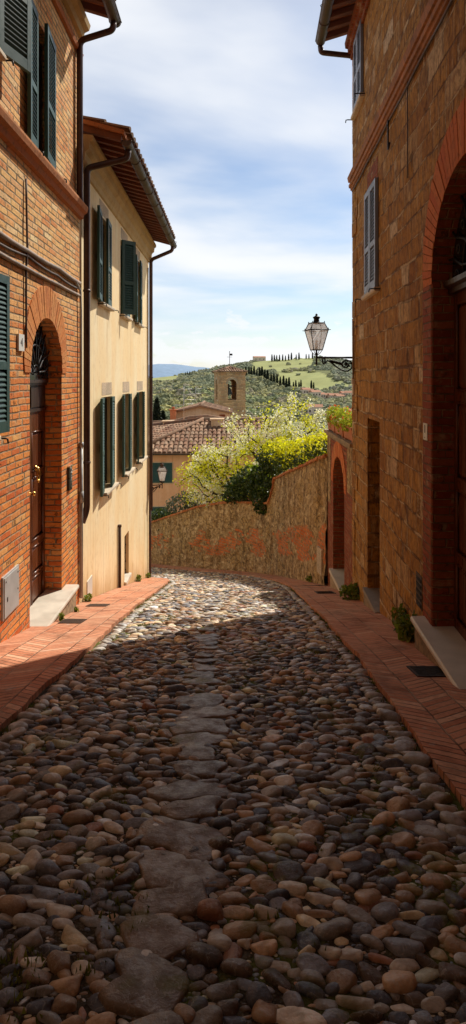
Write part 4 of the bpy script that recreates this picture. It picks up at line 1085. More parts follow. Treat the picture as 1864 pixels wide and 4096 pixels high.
# ------------------------------------------------------------------ lanterns
def lantern(name, label, loc, wall_pt, sc, rot, group, scroll_sign, ironm='wrought_iron'):
    """four sided street lantern: tapering glass body, glazed roof, chimney, stem, and a scrolled bracket to the wall"""
    L = Vector(loc); W = Vector(wall_pt); t = thing(name, W, label, 'street lamp', group); Mz = Matrix.Rotation(rot, 3, 'Z')
    def C(k, w, z): a = PI/4 + k*PI/2; return L + Mz @ Vector((w*math.cos(a)*1.414*sc, w*math.sin(a)*1.414*sc, z*sc))
    lv = [(.085, 0), (.165, .36)]; rf = [(.165, .36), (.112, .49)]
    m = MB()
    for k in range(4):
        for (a, za), (b, zb) in (lv, rf): m.quad(C(k, a, za), C(k+1, a, za), C(k+1, b, zb), C(k, b, zb))
    m.build('glass', 'lantern_glass', t)
    m = MB()
    for k in range(4):
        m.tube([C(k, .085, 0), C(k, .165, .36)], .008*sc, 6); m.tube([C(k, .165, .36), C(k, .112, .49)], .008*sc, 6)
        m.tube([C(k, .085, 0), C(k+1, .085, 0)], .008*sc, 6); m.tube([C(k, .112, .49), C(k+1, .112, .49)], .009*sc, 6)
        m.tube([C(k, .172, .36), C(k+1, .172, .36)], .011*sc, 6); m.tube([C(k, .165, .36), C(k, .20, .362)], .006*sc, 5)
        m.lathe(C(k, .165, .37), [(.008*sc,0),(.011*sc,.012*sc),(.003*sc,.03*sc)], 6); m.lathe(C(k, .112, .495), [(.007*sc,0),(.01*sc,.012*sc),(.003*sc,.028*sc)], 6)
        m.tube([C(k, .085, 0), C(k, .05, -.06), C(k, .012, -.10)], .006*sc, 5)
    m.build('frame', ironm, t)
    m = MB(); m.lathe(L, [(.085*sc,.487*sc),(.06*sc,.50*sc),(.048*sc,.56*sc),(.07*sc,.60*sc),(.045*sc,.612*sc),(.02*sc,.63*sc),(.022*sc,.65*sc),(.004*sc,.668*sc)], 10); m.build('chimney', ironm, t)
    m = MB(); m.lathe(L, [(.028*sc,0),(.03*sc,.03*sc),(.03*sc,.10*sc),(.02*sc,.12*sc),(.024*sc,.16*sc),(.01*sc,.19*sc)], 10); m.build('bulb', 'plaque_white', t)
    zb = -.14*sc
    m = MB(); m.lathe(L, [(.003*sc,-.29*sc),(.022*sc,-.25*sc),(.018*sc,-.235*sc),(.016*sc,-.10*sc),(.022*sc,-.09*sc),(.014*sc,0)], 8); m.build('stem', ironm, t)
    A = L + Vector((0,0,zb)); Wp = Vector((W.x, W.y, A.z)); dv = Wp-A; Ld = dv.length; dv.normalize()
    def S(u, z): return A + dv*(u*Ld) + Vector((0, 0, z*sc))
    m = MB(); m.tube([S(0,0), S(1,0)], .018*sc, 8); 
    m.tube([S(1,.06), S(1,-.30)], .016*sc, 6)
    H = .22
    # lower strap: a long curve from a small volute near the stem to a big one at the wall
    pts = [(.20+.045*math.cos(a)*(1-.05*a), -.05-.055*math.sin(a)*(1-.05*a)/1.0) for a in np.linspace(7.5, 1.0, 14)]
    pts += [(.30, -.045), (.42, -.09), (.55, -.15), (.66, -.195), (.78, -.215)]
    ctr = (.80, -.115)
    pts += [(ctr[0]+.19*math.cos(a)*(1-.09*(a+1.57)), ctr[1]+.10*math.sin(a)*(1-.09*(a+1.57))) for a in np.linspace(-1.4, 8.5, 34)]
    m.tube([S(u, z*1.15) for u, z in pts], .015*sc, 6)
    for i in range(9):      # tendrils and leaves filling the scroll
        u0, z0 = .38+.035*i, -.03-.006*i; r0 = .022+.003*(i % 3)
        m.tube([S(u0+r0*1.6*math.cos(a)*(1-a/14), z0-.03-r0*math.sin(a)*(1-a/14)) for a in np.linspace(0, 9, 14)], .009*sc, 5)
    for i in range(8):
        a = i*PI/4; m.tube([S(ctr[0]+.02*math.cos(a), ctr[1]+.012*math.sin(a)), S(ctr[0]+.08*math.cos(a+.4), ctr[1]+.05*math.sin(a+.4)), S(ctr[0]+.14*math.cos(a), ctr[1]+.075*math.sin(a))], .010*sc, 5)
    m.build('bracket', ironm, t); return t
lantern('wall_lantern', 'large glass lantern on a scrolled iron bracket at the stone corner', (1.267, 9.05, .42), (1.83, 9.05, .3), .83, R(12), 'wall lanterns over the lane', 1)
lantern('wall_lantern', 'small distant lantern bracketed to the far end of the yellow house', (-1.80, 15.15, -2.62), (-2.1, 15.0, -2.6), .70, R(8), 'wall lanterns over the lane', 1, 'rusty_iron')

# ------------------------------------------------------------------ brick portal, flower boxes
po = thing('brick_portal', (1.85, 10.5, G(10.5)), 'small brick arched gateway at the end of the stone house', 'gateway')
def P_port(y, z, d): return (1.86+d, y, z)
op = dict(y0=9.96, y1=11.07, zb=-3.56, zt=-1.93, rise=.53, d=.42)
PZ = -1.08
m = MB(); wall(m, P_port, 9.21, 11.72, lambda y: G(y)-.4, PZ, [op])
m.quad((1.86,11.72,-4.6),(2.5,11.72,-4.6),(2.5,11.72,PZ),(1.86,11.72,PZ)); m.quad((2.5,9.21,-4.2),(2.5,11.72,-4.7),(2.5,11.72,PZ),(2.5,9.21,PZ)); m.quad((1.86,9.21,PZ),(2.5,9.21,PZ),(2.5,11.72,PZ),(1.86,11.72,PZ))
m.build('wall', 'red_brick', po)
m = MB(); arch_ring(m, P_port, op, .17, .28, 30, out=.01); m.build('arch', 'dark_voussoir', po)
m = MB(); bxl(m, P_port, 9.24, 9.7, -1.86, PZ-.02, -.006, .02); bxl(m, P_port, 11.35, 11.72, -2.4, PZ-.02, -.006, .02); m.build('plaster_patch', 'rubble_plaster', po)
m = MB(); m.hexa([(1.80,9.2,PZ+.002),(2.5,9.2,PZ+.002),(2.5,11.8,PZ+.002),(1.80,11.8,PZ+.002),(1.80,9.2,PZ+.06),(2.5,9.2,PZ+.06),(2.5,11.8,PZ+.06),(1.80,11.8,PZ+.06)])
m.hexa([(1.84,9.2,PZ-.05),(1.9,9.2,PZ-.05),(1.9,11.76,PZ-.05),(1.84,11.76,PZ-.05),(1.84,9.2,PZ),(1.9,9.2,PZ),(1.9,11.76,PZ),(1.84,11.76,PZ)]); m.build('coping', 'cement_base', po)
m = MB(); bxl(m, P_port, 9.96, 11.07, -3.56, -1.42, .38, .42)
for k in range(5): bxl(m, P_port, 10.0+.2*k, 10.02+.2*k, -3.56, -1.45, .36, .381)
m.build('door', 'dark_wood', po)
m = MB(); m.profile([(-.4,-.07),(.07,-.07),(.07,0),(-.4,0)], P_port(9.88,-3.55,0), P_port(11.12,-3.55,0), (-1,0,0)); m.build('doorstep', 'marble', po)
m = MB(); bxl(m, P_port, 9.9, 11.1, G(11.1)-.2, -3.622, -.05, .02)
m.build('step_base', 'cement_base', po)
tag(m and (lambda mm: (bxl(mm, lambda y, z, d: (1.76+(y-11.86)*-.15+d, y, z), 11.84, 12.14, -3.94, -3.42, -.012, .12), mm.build('utility_hatch', 'lintel_stone', None, (1.78, 12.05, -3.98)))[1])(MB()), 'pale flat utility hatch on the garden wall next to the brick gateway', 'hatch')
def flower_box(yc, label, lab2):
    t = MB(); w = .38; x0, x1 = 1.84, 2.06; z0 = PZ+.085
    t.hexa([(x0+.02,yc-w+.02,z0),(x1-.02,yc-w+.02,z0),(x1-.02,yc+w-.02,z0),(x0+.02,yc+w-.02,z0),(x0,yc-w,z0+.21),(x1,yc-w,z0+.21),(x1,yc+w,z0+.21),(x0,yc+w,z0+.21)])
    t.hexa([(x0-.012,yc-w-.012,z0+.175),(x1+.012,yc-w-.012,z0+.175),(x1+.012,yc+w+.012,z0+.175),(x0-.012,yc+w+.012,z0+.175),(x0-.012,yc-w-.012,z0+.215),(x1+.012,yc-w-.012,z0+.215),(x1+.012,yc+w+.012,z0+.215),(x0-.012,yc+w+.012,z0+.215)])
    t.box((x0+.02, yc-w+.05, z0-.025), (x1-.02, yc-w+.12, z0-.001)); t.box((x0+.02, yc+w-.12, z0-.025), (x1-.02, yc+w-.05, z0-.001))
    tag(t.build('flower_box', 'terracotta', None, (1.95, yc, PZ+.06)), label, 'flower box', 'terracotta boxes on the gateway')
    pl = thing('geranium', (1.95, yc, z0+.2), lab2, 'flowers', 'plants in the terracotta boxes')
    P, N = blob_points(900, (1.94, yc, z0+.27), (.19, .44, .20), .35, seed=yc); V, F = leaf_quads(P, .026, N, .35); np_mesh('foliage', V, F, 'geranium_leaf', pl)
    P, N = blob_points(55, (1.93, yc, z0+.31), (.20, .44, .20), .85, seed=yc); V, F = leaf_quads(P, .021, N, .5, .9); tag(np_mesh('blooms', V, F, 'red_petal', pl), kind='stuff')
    m = MB()
    for i in range(10): a = random.uniform(-.3, .3); m.tube([(1.95, yc+a*.9, z0+.19), (1.94+random.uniform(-.06,.06), yc+a*1.1, z0+.36)], .006, 5)
    m.build('stems', 'weed_leaf', pl)
flower_box(9.62, 'terracotta flower box on the gateway, nearest the stone house', 'red flowering geranium in the box nearest the stone house')
flower_box(10.46, 'middle terracotta flower box on the gateway coping', 'red flowering geranium in the middle box on the gateway')
flower_box(11.30, 'terracotta flower box at the outer end of the gateway, by the blossom tree', 'flowering geranium in the outer box next to the blossom tree')

# ------------------------------------------------------------------ garden wall
gw = thing('garden_wall', (0, 17.9, G(17.9)), 'stained rubble garden wall with patches of red brick following the bend', 'wall')
def wall_top(x, y):
    s_ = y
    return float(np.interp(y, [11.7, 13.9, 16.0, 16.3, 17.1, 17.9, 18.9, 20.5, 22.6], [-1.55, -2.12, -2.72, -3.45, -3.62, -3.74, -4.1, -4.95, -5.9]))
m = MB(); cap = MB(); seg = []
for k in range(len(WALLP)-1):
    (ax, ay), (bx, by) = WALLP[k], WALLP[k+1]; n = 18
    for i in range(n + (1 if k == len(WALLP)-2 else 0)): t = i/n; seg.append((ax+(bx-ax)*t, ay+(by-ay)*t))
rows = 30
def wp(i, r, off=0):
    x, y = seg[i]; i2, i1 = min(i+1, len(seg)-1), max(i-1, 0)
    tx, ty = seg[i2][0]-seg[i1][0], seg[i2][1]-seg[i1][1]; L = math.hypot(tx, ty); nx, ny = -ty/L, tx/L
    if nx > 0 or (nx == 0 and ny > 0): nx, ny = nx, ny
    if ny > 0 or nx > 0: nx, ny = -nx, -ny
    zb_, zt_ = G(y)-.25, wall_top(x, y); z = zb_+(zt_-zb_)*r/rows
    b = .06*mnoise.noise(Vector((x*2.1, y*2.1, z*2.1))) + .045*mnoise.noise(Vector((x*6, y*6, z*6))) + .05*(1-r/rows)
    return Vector((x+nx*(b+off), y+ny*(b+off), z)), Vector((nx, ny, 0))
for i in range(len(seg)-1):
    for r in range(rows): m.quad(wp(i, r)[0], wp(i+1, r)[0], wp(i+1, r+1)[0], wp(i, r+1)[0], True)
    a, na = wp(i, rows); b, nb = wp(i+1, rows)
    m.quad(a, b, b-nb*.45, a-na*.45); q, s_ = a-na*.45, b-nb*.45; m.quad(q, s_, s_-Vector((0,0,3)), q-Vector((0,0,3)))
m.build('wall_face', 'rubble_plaster', gw)
# brick coping, each brick its own island
d = 0; i = 0; pts = [wp(i, rows) for i in range(len(seg))]
for i in range(len(seg)-1):
    (a, na), (b, nb) = pts[i], pts[i+1]; L = (b-a).length; n = max(1, int(L/.085))
    for k in range(n):
        t0, t1 = (k+.05)/n, (k+.95)/n; p, q = a.lerp(b, t0), a.lerp(b, t1); j = random.uniform(-.012, .012); up = Vector((0,0,.055+random.uniform(-.006,.006)))
        o0, o1 = na*(.05+j), -na*.47
        cap.hexa([p+o0, q+o0, q+o1, p+o1, p+o0+up, q+o0+up, q+o1+up, p+o1+up])
cap.build('coping', 'eave_tile', gw)

# ------------------------------------------------------------------ drain grates
def grate(x, y, w, l, label, bars=9, mat='wrought_iron', mesh=False):
    t = MB(); z = lambda yy: G(yy)+.020
    def bx(x0, x1, y0, y1, h=.012): t.hexa([(x0,y0,z(y0)-h),(x1,y0,z(y0)-h),(x1,y1,z(y1)-h),(x0,y1,z(y1)-h),(x0,y0,z(y0)),(x1,y0,z(y0)),(x1,y1,z(y1)),(x0,y1,z(y1))])
    f = .018; x0, x1, y0, y1 = x-w/2, x+w/2, y-l/2, y+l/2
    bx(x0, x1, y0, y0+f); bx(x0, x1, y1-f, y1); bx(x0, x0+f, y0+f, y1-f); bx(x1-f, x1, y0+f, y1-f)
    for i in range(bars):
        c = y0+f+(i+.5)*(l-2*f)/bars; bx(x0+f, x1-f, c-.006, c+.006)
    if mesh:
        for i in range(bars): c = x0+f+(i+.5)*(w-2*f)/bars; bx(c-.006, c+.006, y0+f, y1-f, .010)
    r = t.build('drain_grate', mat, None, (x, y, G(y)+.012)); tag(r, label, 'drain grate', 'grates in the brick pavements')
    t = MB(); t.quad((x0,y0,G(y0)+.0135),(x1,y0,G(y0)+.0135),(x1,y1,G(y1)+.0135),(x0,y1,G(y1)+.0135)); t.build('pit', 'dark_void', r)
grate(-1.76, 6.55, .25, .28, 'square mesh grate in the left pavement right below the marble step', 9, 'rusty_iron', True)
grate(-1.80, 7.95, .27, .26, 'square mesh grate in the left pavement in front of the yellow house', 9, 'rusty_iron', True)
grate(1.46, 4.42, .27, .27, 'dark slotted grate in the shaded right pavement by the big doorstep', 10)
grate(1.52, 9.85, .30, .40, 'flat dark grate in the right pavement before the brick gateway', 9)

# ------------------------------------------------------------------ plants
def weed(x, y, r, h, n, label, size=.03, mat='weed_leaf', zoff=.0):
    t = thing('weed', (x, y, G(y)+zoff), label, 'weed', 'weeds at the foot of the walls')
    P, N = blob_points(n, (x, y, G(y)+zoff+h*.45), (r, r, h*.55), .3, seed=x+y); V, F = leaf_quads(P, size, N, .3); np_mesh('foliage', V, F, mat, t)
    m = MB()
    for i in range(7): a = random.uniform(0, 6.28); m.tube([(x, y, G(y)+zoff-.01), (x+r*.5*math.cos(a), y+r*.5*math.sin(a), G(y)+zoff+h*.5), (x+r*.8*math.cos(a), y+r*.8*math.sin(a), G(y)+zoff+h*.8)], .004, 4)
    m.build('stems', mat, t)
weed(XR(5.55)-.08, 5.5, .12, .26, 170, 'dark leafy weed at the stone wall foot, closest to the marble step', .035)
weed(XR(5.95)-.06, 5.95, .08, .28, 120, 'tall weed growing under the metal wall vent on the right', .03)
weed(1.74, 8.75, .17, .24, 260, 'bushy weed at the stone corner beside the brick gateway', .035)
weed(XL+.05, 8.42, .06, .12, 60, 'bright green weed at the seam of the brick and yellow houses', .024)
weed(XL+.18, 7.3, .03, .09, 26, 'tiny weed by the far end of the marble step', .02)
weed(XL+.20, 6.6, .03, .11, 28, 'slim weed against the base of the marble step', .02)
weed(XL+.06, 12.9, .06, .17, 60, 'green weed at the yellow wall past the cellar window', .03)
weed(XL+.05, 14.4, .06, .14, 70, 'small weed near the far corner of the yellow house', .025)
weed(1.70, 12.7, .14, .18, 160, 'low weed at the garden wall foot near the grey hatch', .035)

def grow(root, attract, r_tip, expo, step=.16, bias=.32):
    """connect attractor points into a branching tree; returns node arrays"""
    nodes = [np.array(p, dtype=float) for p in root]; par = [-1]+list(range(len(root)-1)); dist = [0.0]
    for i in range(1, len(root)): dist.append(dist[-1]+np.linalg.norm(nodes[i]-nodes[i-1]))
    base = np.array(root[-1]); order = np.argsort(np.linalg.norm(attract-base, axis=1)); tips = []
    for k in order:
        A = attract[k]; NP = np.array(nodes); dd = np.linalg.norm(NP-A, axis=1); cost = dd + bias*np.array(dist); cost[:max(0, len(root)-3)] += 9
        j = int(np.argmin(cost)); L = dd[j]; n = max(1, int(L/step)); prev = j
        bend = RNG.normal(size=3)*.06*L
        for i in range(1, n+1):
            t = i/n; p = nodes[j]*(1-t)+A*t + bend*math.sin(PI*t) + RNG.normal(size=3)*.012
            if i == n: p = A
            nodes.append(p); par.append(prev); dist.append(dist[prev]+L/n); prev = len(nodes)-1
        tips.append(prev)
    cnt = np.zeros(len(nodes))
    for tt in tips: cnt[tt] += 1
    for i in range(len(nodes)-1, 0, -1): cnt[par[i]] += cnt[i]
    return np.array(nodes), par, r_tip*np.maximum(cnt, 1)**expo, tips
def branches(mb, nodes, par, rad, nmin=4):
    for i in range(len(nodes)):
        if par[i] < 0: continue
        p = par[i]; r1, r0 = rad[i], min(rad[p], rad[i]*1.5)
        mb.tube([nodes[p], nodes[i]], [r0, r1], nmin if r1 < .02 else 7, caps=False)

# blossoming tree over the garden wall
TY = 19.6
bt = thing('blossom_tree', (.95, TY, -6.3), 'flowering fruit tree with white blossom and yellow green leaves above the wall', 'tree')
att = []
def tip_env(n, c, rad, up):
    P, N = blob_points(n, c, rad, .25, seed=3.1); return P
att = np.concatenate([tip_env(210, (.75, TY, -3.05), (2.05, 1.5, 1.25), 1), tip_env(90, (1.55, TY, -2.0), (1.45, 1.2, 1.15), 1), tip_env(95, (-.75, TY-.1, -3.25), (1.15, 1.0, 1.1), 1), tip_env(50, (2.55, TY, -2.1), (.85, .9, .85), 1)])
sp = np.array([(1.95, TY, -.62), (2.5, TY+.2, -.85), (1.45, TY, -.85), (2.9, TY, -1.15), (3.1, TY-.2, -1.5), (.45, TY, -1.25), (-.2, TY, -1.55), (.9, TY+.2, -1.1), (-1.2, TY, -2.4), (-1.45, TY, -3.1), (3.2, TY, -2.1), (1.75, TY+.3, -.95), (-.75, TY, -1.95), (2.2, TY, -.95), (-1.3, TY, -3.8), (.1, TY, -1.2), (1.2, TY, -.95), (2.7, TY, -1.5)])
att = np.concatenate([att, sp])
nodes, par, rad, tips = grow([(.95, TY, -6.3), (1.0, TY, -5.4), (.95, TY, -4.8), (.98, TY, -4.3)], att, .010, .45)
m = MB(); branches(m, nodes, par, rad); m.build('trunk', 'bark', bt)
LP, LN_, WPs = [], [], []
thin = np.where(rad < .027)[0]
for i in thin:
    p = nodes[i]; up = (p[2]+4.3)/3.6
    tip = rad[i] < .0155
    cl = 1.3*mnoise.noise(Vector((p[0]*1.5, p[1]*1.5, p[2]*1.5+4)))-.1
    nb = 50 if cl + .35*up > .10 else 5
    nl = 24 if cl + .35*up > .10 else 52
    gap = mnoise.noise(Vector((p[0]*1.9+9, p[1]*1.9, p[2]*1.9)))
    if gap < -.16: nb, nl = nb//6, nl//6
    if not tip: nb, nl = int(nb*.55), int(nl*.55)
    LP.append(p + RNG.normal(size=(nl, 3))*.105); WPs.append(p + RNG.normal(size=(nb, 3))*.095)
LP = np.concatenate(LP); WPs = np.concatenate(WPs)
V, F = leaf_quads(LP, .038, None, 0, .5); np_mesh('leaves', V, F, 'spring_leaf', bt)
V, F = leaf_quads(WPs, .034, None, 0, .85); np_mesh('blossom', V, F, 'blossom', bt)
print('tree', len(LP), len(WPs))

def bush(name, label, blobs, n, size, mat, base, cat='shrub', trunk=True, flat=.45, shell=.55, mat2=None, frac2=0, seed=0):
    t = thing(name, base, label, cat)
    Ps, Ns = [], []
    tot = sum(b[1][0]*b[1][1]*b[1][2] for b in blobs)**.5
    w = np.array([(b[1][0]*b[1][1]*b[1][2])**.667 for b in blobs]); w = w/w.sum()
    for k, (c, r) in enumerate(blobs):
        P, N = blob_points(int(n*w[k]), c, r, shell, seed=seed+k*1.7); Ps.append(P); Ns.append(N)
    P, N = np.concatenate(Ps), np.concatenate(Ns)
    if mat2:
        lit = N@np.array(SUN) + RNG.normal(size=len(P))*.35 > frac2  # painted sunlight: leaves turned to the sun take the brighter colour
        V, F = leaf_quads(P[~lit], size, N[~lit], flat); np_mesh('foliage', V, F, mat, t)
        V, F = leaf_quads(P[lit], size, N[lit], flat); np_mesh('sunlit_leaves', V, F, mat2, t)
    else:
        V, F = leaf_quads(P, size, N, flat); np_mesh('foliage', V, F, mat, t)
    m = MB(); b0 = Vector(base)
    for (c, r) in blobs:
        c = Vector(c); mid = b0.lerp(c, .5)+Vector((random.uniform(-.1,.1), 0, .1)); m.tube([b0, mid, c], [.035, .025, .012], 6)
    m.build('stems', 'bark', t); return t
bush('ivy', 'dark ivy mass spilling over the bend of the garden wall', [((.62, 17.2, -2.95), (.58, .45, .46)), ((.95, 16.75, -2.98), (.42, .40, .60)), ((.85, 16.6, -3.45), (.30, .25, .42)), ((.30, 17.5, -3.25), (.50, .35, .38)), ((-.02, 17.75, -3.5), (.30, .25, .24)), ((1.1, 16.6, -2.35), (.45, .5, .35))], 5200, .050, 'ivy_leaf', (.9, 17.6, -4.6), cat='ivy', mat2='sunlit_ivy_leaf', frac2=.78, seed=5)
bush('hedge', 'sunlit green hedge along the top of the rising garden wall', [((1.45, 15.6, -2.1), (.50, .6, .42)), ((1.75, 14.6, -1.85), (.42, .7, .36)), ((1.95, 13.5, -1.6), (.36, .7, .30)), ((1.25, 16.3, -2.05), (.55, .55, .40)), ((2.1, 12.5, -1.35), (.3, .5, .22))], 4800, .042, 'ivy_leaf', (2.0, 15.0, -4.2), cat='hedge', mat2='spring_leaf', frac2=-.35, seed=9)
bush('shrub', 'grey green bush behind the low wall, the taller of two by the pink house', [((-1.75, 21.6, -4.75), (.75, .6, .62)), ((-1.35, 21.5, -4.55), (.45, .5, .45)), ((-1.1, 21.3, -4.95), (.35, .4, .35))], 2600, .05, 'grey_bush_leaf', (-1.6, 21.7, -6.2), seed=2)
bush('shrub', 'low dark bush over the wall end beside the yellow house corner', [((-2.5, 20.9, -4.95), (.42, .4, .34)), ((-2.75, 21.2, -5.1), (.35, .4, .30)), ((-2.35, 20.6, -5.15), (.25, .25, .22))], 1500, .045, 'ivy_leaf', (-2.6, 21.4, -6.6), seed=4)

# ------------------------------------------------------------------ terrain and hills
def ridge_y(px): return np.interp(px, [-900, 100, 375, 440, 500, 560, 640, 700, 760, 800, 850, 888, 1000, 1400, 2000], [960, 945, 950, 944, 936, 926, 909, 904, 901, 899, 905, 912, 930, 940, 950])
def vnoise(x, y, s, k=0.0): return mnoise.noise(Vector((x*s, y*s, k)))
def terr(a, Y):
    px = 586+1500*a; x = a*Y
    near = np.interp(Y, [10, 22, 40, 70, 140, 330], [-6.6, -7.4, -9.5, -13.5, -19, -25.0])
    if Y < 330: z = near
    else:
        t = min(1, (Y-330)/470.0)
        yi = 1062 + (float(ridge_y(px))-1062)*t**.82
        z = (950-yi)*min(Y, 800)/1500
        if Y > 800: z -= (Y-800)*.12
    w = min(1, max(0, (Y-120)/250))
    z += w*(4.2*vnoise(x, Y, 1/95., 1) + 2.0*vnoise(x, Y, 1/38., 5)) * (1 if Y < 740 else .45)
    # wooded spur in front on the left, shoulder on the right
    z += 11.0*math.exp(-((px-470)/95)**2)*math.exp(-((Y-500)/70)**2)
    z += 7.5*math.exp(-((px-880)/70)**2)*math.exp(-((Y-640)/60)**2) - 6.0*math.exp(-((px-830)/45)**2)*math.exp(-((Y-520)/70)**2)
    return z
def is_field(a, Y):
    px = 586+1500*a + 18*vnoise(a*60, Y/40., 1.0, 3)
    Yn = Y + 18*vnoise(a*40, Y/60., 1.0, 8)
    if px < 446 and px > 250 and 715 < Yn < 830: return True
    if 632 < px < 795 and 690 < Yn < 812 and not (px > 745 and Yn < 715): return True
    lo = np.interp(px, [690, 720, 800, 840], [660, 575, 545, 560]); hi = np.interp(px, [690, 730, 800, 840], [665, 668, 655, 600])
    if 690 < px < 835 and lo < Yn < hi: return True
    if 820 < px < 900 and 560 < Yn < 585: return True
    return False
aa = np.linspace(-.75, .75, 251); YYs = np.concatenate([[10, 16], np.geomspace(22, 330, 26), np.linspace(340, 860, 105), np.linspace(880, 1600, 14)])
V = []; C = []
for Y in YYs:
    for a in aa:
        V.append((a*Y, Y, terr(a, Y)))
        if Y > 330 and is_field(a, Y):
            k = .5+.5*vnoise(a*90, Y/9., 1.0, 2); C.append((.33+.07*k, .36+.04*k, .17))
        else: C.append((.19, .20, .095))
V = np.array(V); n = len(aa); F = []
for j in range(len(YYs)-1):
    for i in range(n-1): F.append((j*n+i, j*n+i+1, (j+1)*n+i+1, (j+1)*n+i))
V[:2*n, 2] = -9.0
tag(np_mesh('hills', V, np.array(F), 'hill_ground', smooth=True, col=np.array(C)), kind='structure')
# far range, its blue distance haze put into the vertex colour
V, C, F = [], [], []
px = np.linspace(-1500, 2700, 220)
for j, (Y, f) in enumerate(((2300, 0.0), (2700, .6), (3100, 1.0), (3700, .4))):
    for p in px:
        top = np.interp(p, [-1500, 100, 375, 400, 440, 480, 530, 600, 900, 2700], [930, 930, 917, 914, 917, 921, 926, 938, 936, 930]) + 2.5*vnoise(p/60., 0, 1.0, 4) + 1.2*vnoise(p/18., 0, 1.0, 7)
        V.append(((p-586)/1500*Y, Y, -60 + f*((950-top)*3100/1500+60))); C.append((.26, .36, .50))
m_ = len(px)
for j in range(3):
    for i in range(m_-1): F.append((j*m_+i, j*m_+i+1, (j+1)*m_+i+1, (j+1)*m_+i))
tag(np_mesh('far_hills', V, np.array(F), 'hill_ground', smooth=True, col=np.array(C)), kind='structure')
tag((lambda q: (q.poly([(6000*math.cos(t), 6000*math.sin(t), -62) for t in np.linspace(0, 2*PI, 65)[:-1]]), q.build('ground', 'soil'))[1])(MB()), kind='structure')
# woods that read as one mass
V0, F0 = ico(2); VV, FF, CC = [], [], []; off = 0; cntw = 0
HZ = 1.25; TP = [tuple(v*1.35+.015 for v in q) for q in [(.10,.11,.04),(.15,.15,.05),(.23,.205,.06),(.32,.28,.075),(.21,.165,.10),(.075,.085,.04),(.18,.20,.065)]]
tries = 0
while cntw < 7500 and tries < 60000:
    tries += 1
    a = random.uniform(-.22, .30); Y = 335+480*random.random()**.85
    px_ = 586+1500*a
    if is_field(a, Y) and random.random() > .012: continue
    cl = vnoise(a*Y, Y, 1/22., 9)
    if 690 < px_ < 840 and Y > 560 and cl < -.05: continue
    r = random.uniform(1.5, 3.1)*(1.0 if Y > 450 else .85)
    P = V0*(1+.28*RNG.normal(size=(len(V0), 1)))*np.array([r, r, r*random.uniform(.6, 1.0)]) + np.array([a*Y, Y, terr(a, Y)+r*.25])
    g = vnoise(a*Y, Y, 1/45., 12); ci = int(np.clip((g*1.5+.5)*5 + random.gauss(0, .9), 0, 6)); c = np.array(TP[ci])*random.uniform(.8, 1.25)
    hz = .24 + np.clip((Y-360)/480, 0, 1)*.36 + (.2 if px_ > 800 else 0); c = c*(1-hz) + np.array([.32, .35, .28])*hz  # distance haze mixed into each tree's colour
    VV.append(P); FF.append(F0+off); CC.append(np.tile(c, (len(P), 1))*(.92+.16*RNG.random((len(P), 1)))); off += len(P); cntw += 1
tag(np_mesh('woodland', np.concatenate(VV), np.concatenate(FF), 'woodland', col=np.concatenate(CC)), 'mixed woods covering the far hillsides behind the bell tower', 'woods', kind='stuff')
# cypresses
def cypress_mesh(name, h, r, n, size, seed):
    t = RNG.random(n)**.8; th = RNG.uniform(0, 2*PI, n)
    rr = r*np.sin(np.pi*np.clip(t*.93+.07, 0, 1))**.6*(1-.55*t)*(.75+.35*RNG.random(n))
    P = np.stack([rr*np.cos(th), rr*np.sin(th), t*h*.97+h*.02], 1); N = np.stack([np.cos(th), np.sin(th), .8+0*th], 1)
    return leaf_quads(P, size, N/np.linalg.norm(N, axis=1)[:, None], .3, .5)
V, F = cypress_mesh('c', 11, 1.35, 620, .75, 1)
cyp = np_mesh('cypress_tree', V, F, 'cypress_leaf')
CL = [('dark cypress in the tight group crowning the far hilltop', 'cypresses on the hilltop', [(684,.0),(690,0),(696,0),(703,0),(711,0),(718,0),(726,0),(733,0),(745,0),(752,0),(770,0),(777,0),(786,0)], 790, .78),
      ('dark cypress in the long row descending the hill right of the tower', 'cypresses in the row down the hill', [(618,0),(626,0),(632,0),(639,0),(646,0),(653,0),(659,0),(666,0),(673,0),(682,0),(689,0),(697,0),(705,0),(713,0),(720,0),(727,0)], 655, 1.0),
      ('dark cypress in the small clump on the left skyline', 'cypresses on the left skyline', [(466,0),(471,0),(477,0),(483,0),(489,0)], 770, .62),
      ('dark cypress on the slope above the far village roofs', 'cypresses above the village', [(738,0),(744,0),(752,0),(757,0),(783,0),(789,0)], 560, .72)]
first = True
for (lab, grp, xs, Yc, scl) in CL:
    for i, (p, _) in enumerate(xs):
        o = cyp if first else cyp.copy()
        if not first: COL.objects.link(o)
        first = False
        Y = Yc - (i*6.5 if 'row' in grp else 0) + random.uniform(-5, 5); a = (p-586)/1500
        o.location = (a*Y, Y, terr(a, Y)-.3); s_ = scl*random.uniform(.8, 1.15); o.scale = (s_*random.uniform(.85, 1.1), s_, s_); o.rotation_euler.z = random.uniform(0, 6)
        tag(o, lab, 'cypress', grp)
def near_cypress(x, y, zt, zb, r, label):
    t = thing('cypress_tree', (x, y, zb), label, 'cypress'); h = zt-zb
    V, F = cypress_mesh('c', h, r, 2600, .16, 2); np_mesh('crown', V+np.array([x, y, zb]), F, 'cypress_leaf', t)
    m = MB(); m.tube([(x, y, zb-.3), (x, y, zb+h*.8)], [.14, .03], 7); m.build('trunk', 'cypress_bark', t)
near_cypress(-5.75, 45, -1.5, -9.5, .78, 'slender dark cypress behind the tiled roofs, the taller of two')
near_cypress(-5.4, 46, -2.55, -9.5, .40, 'short dark cypress behind the tiled roofs, right of the taller one')
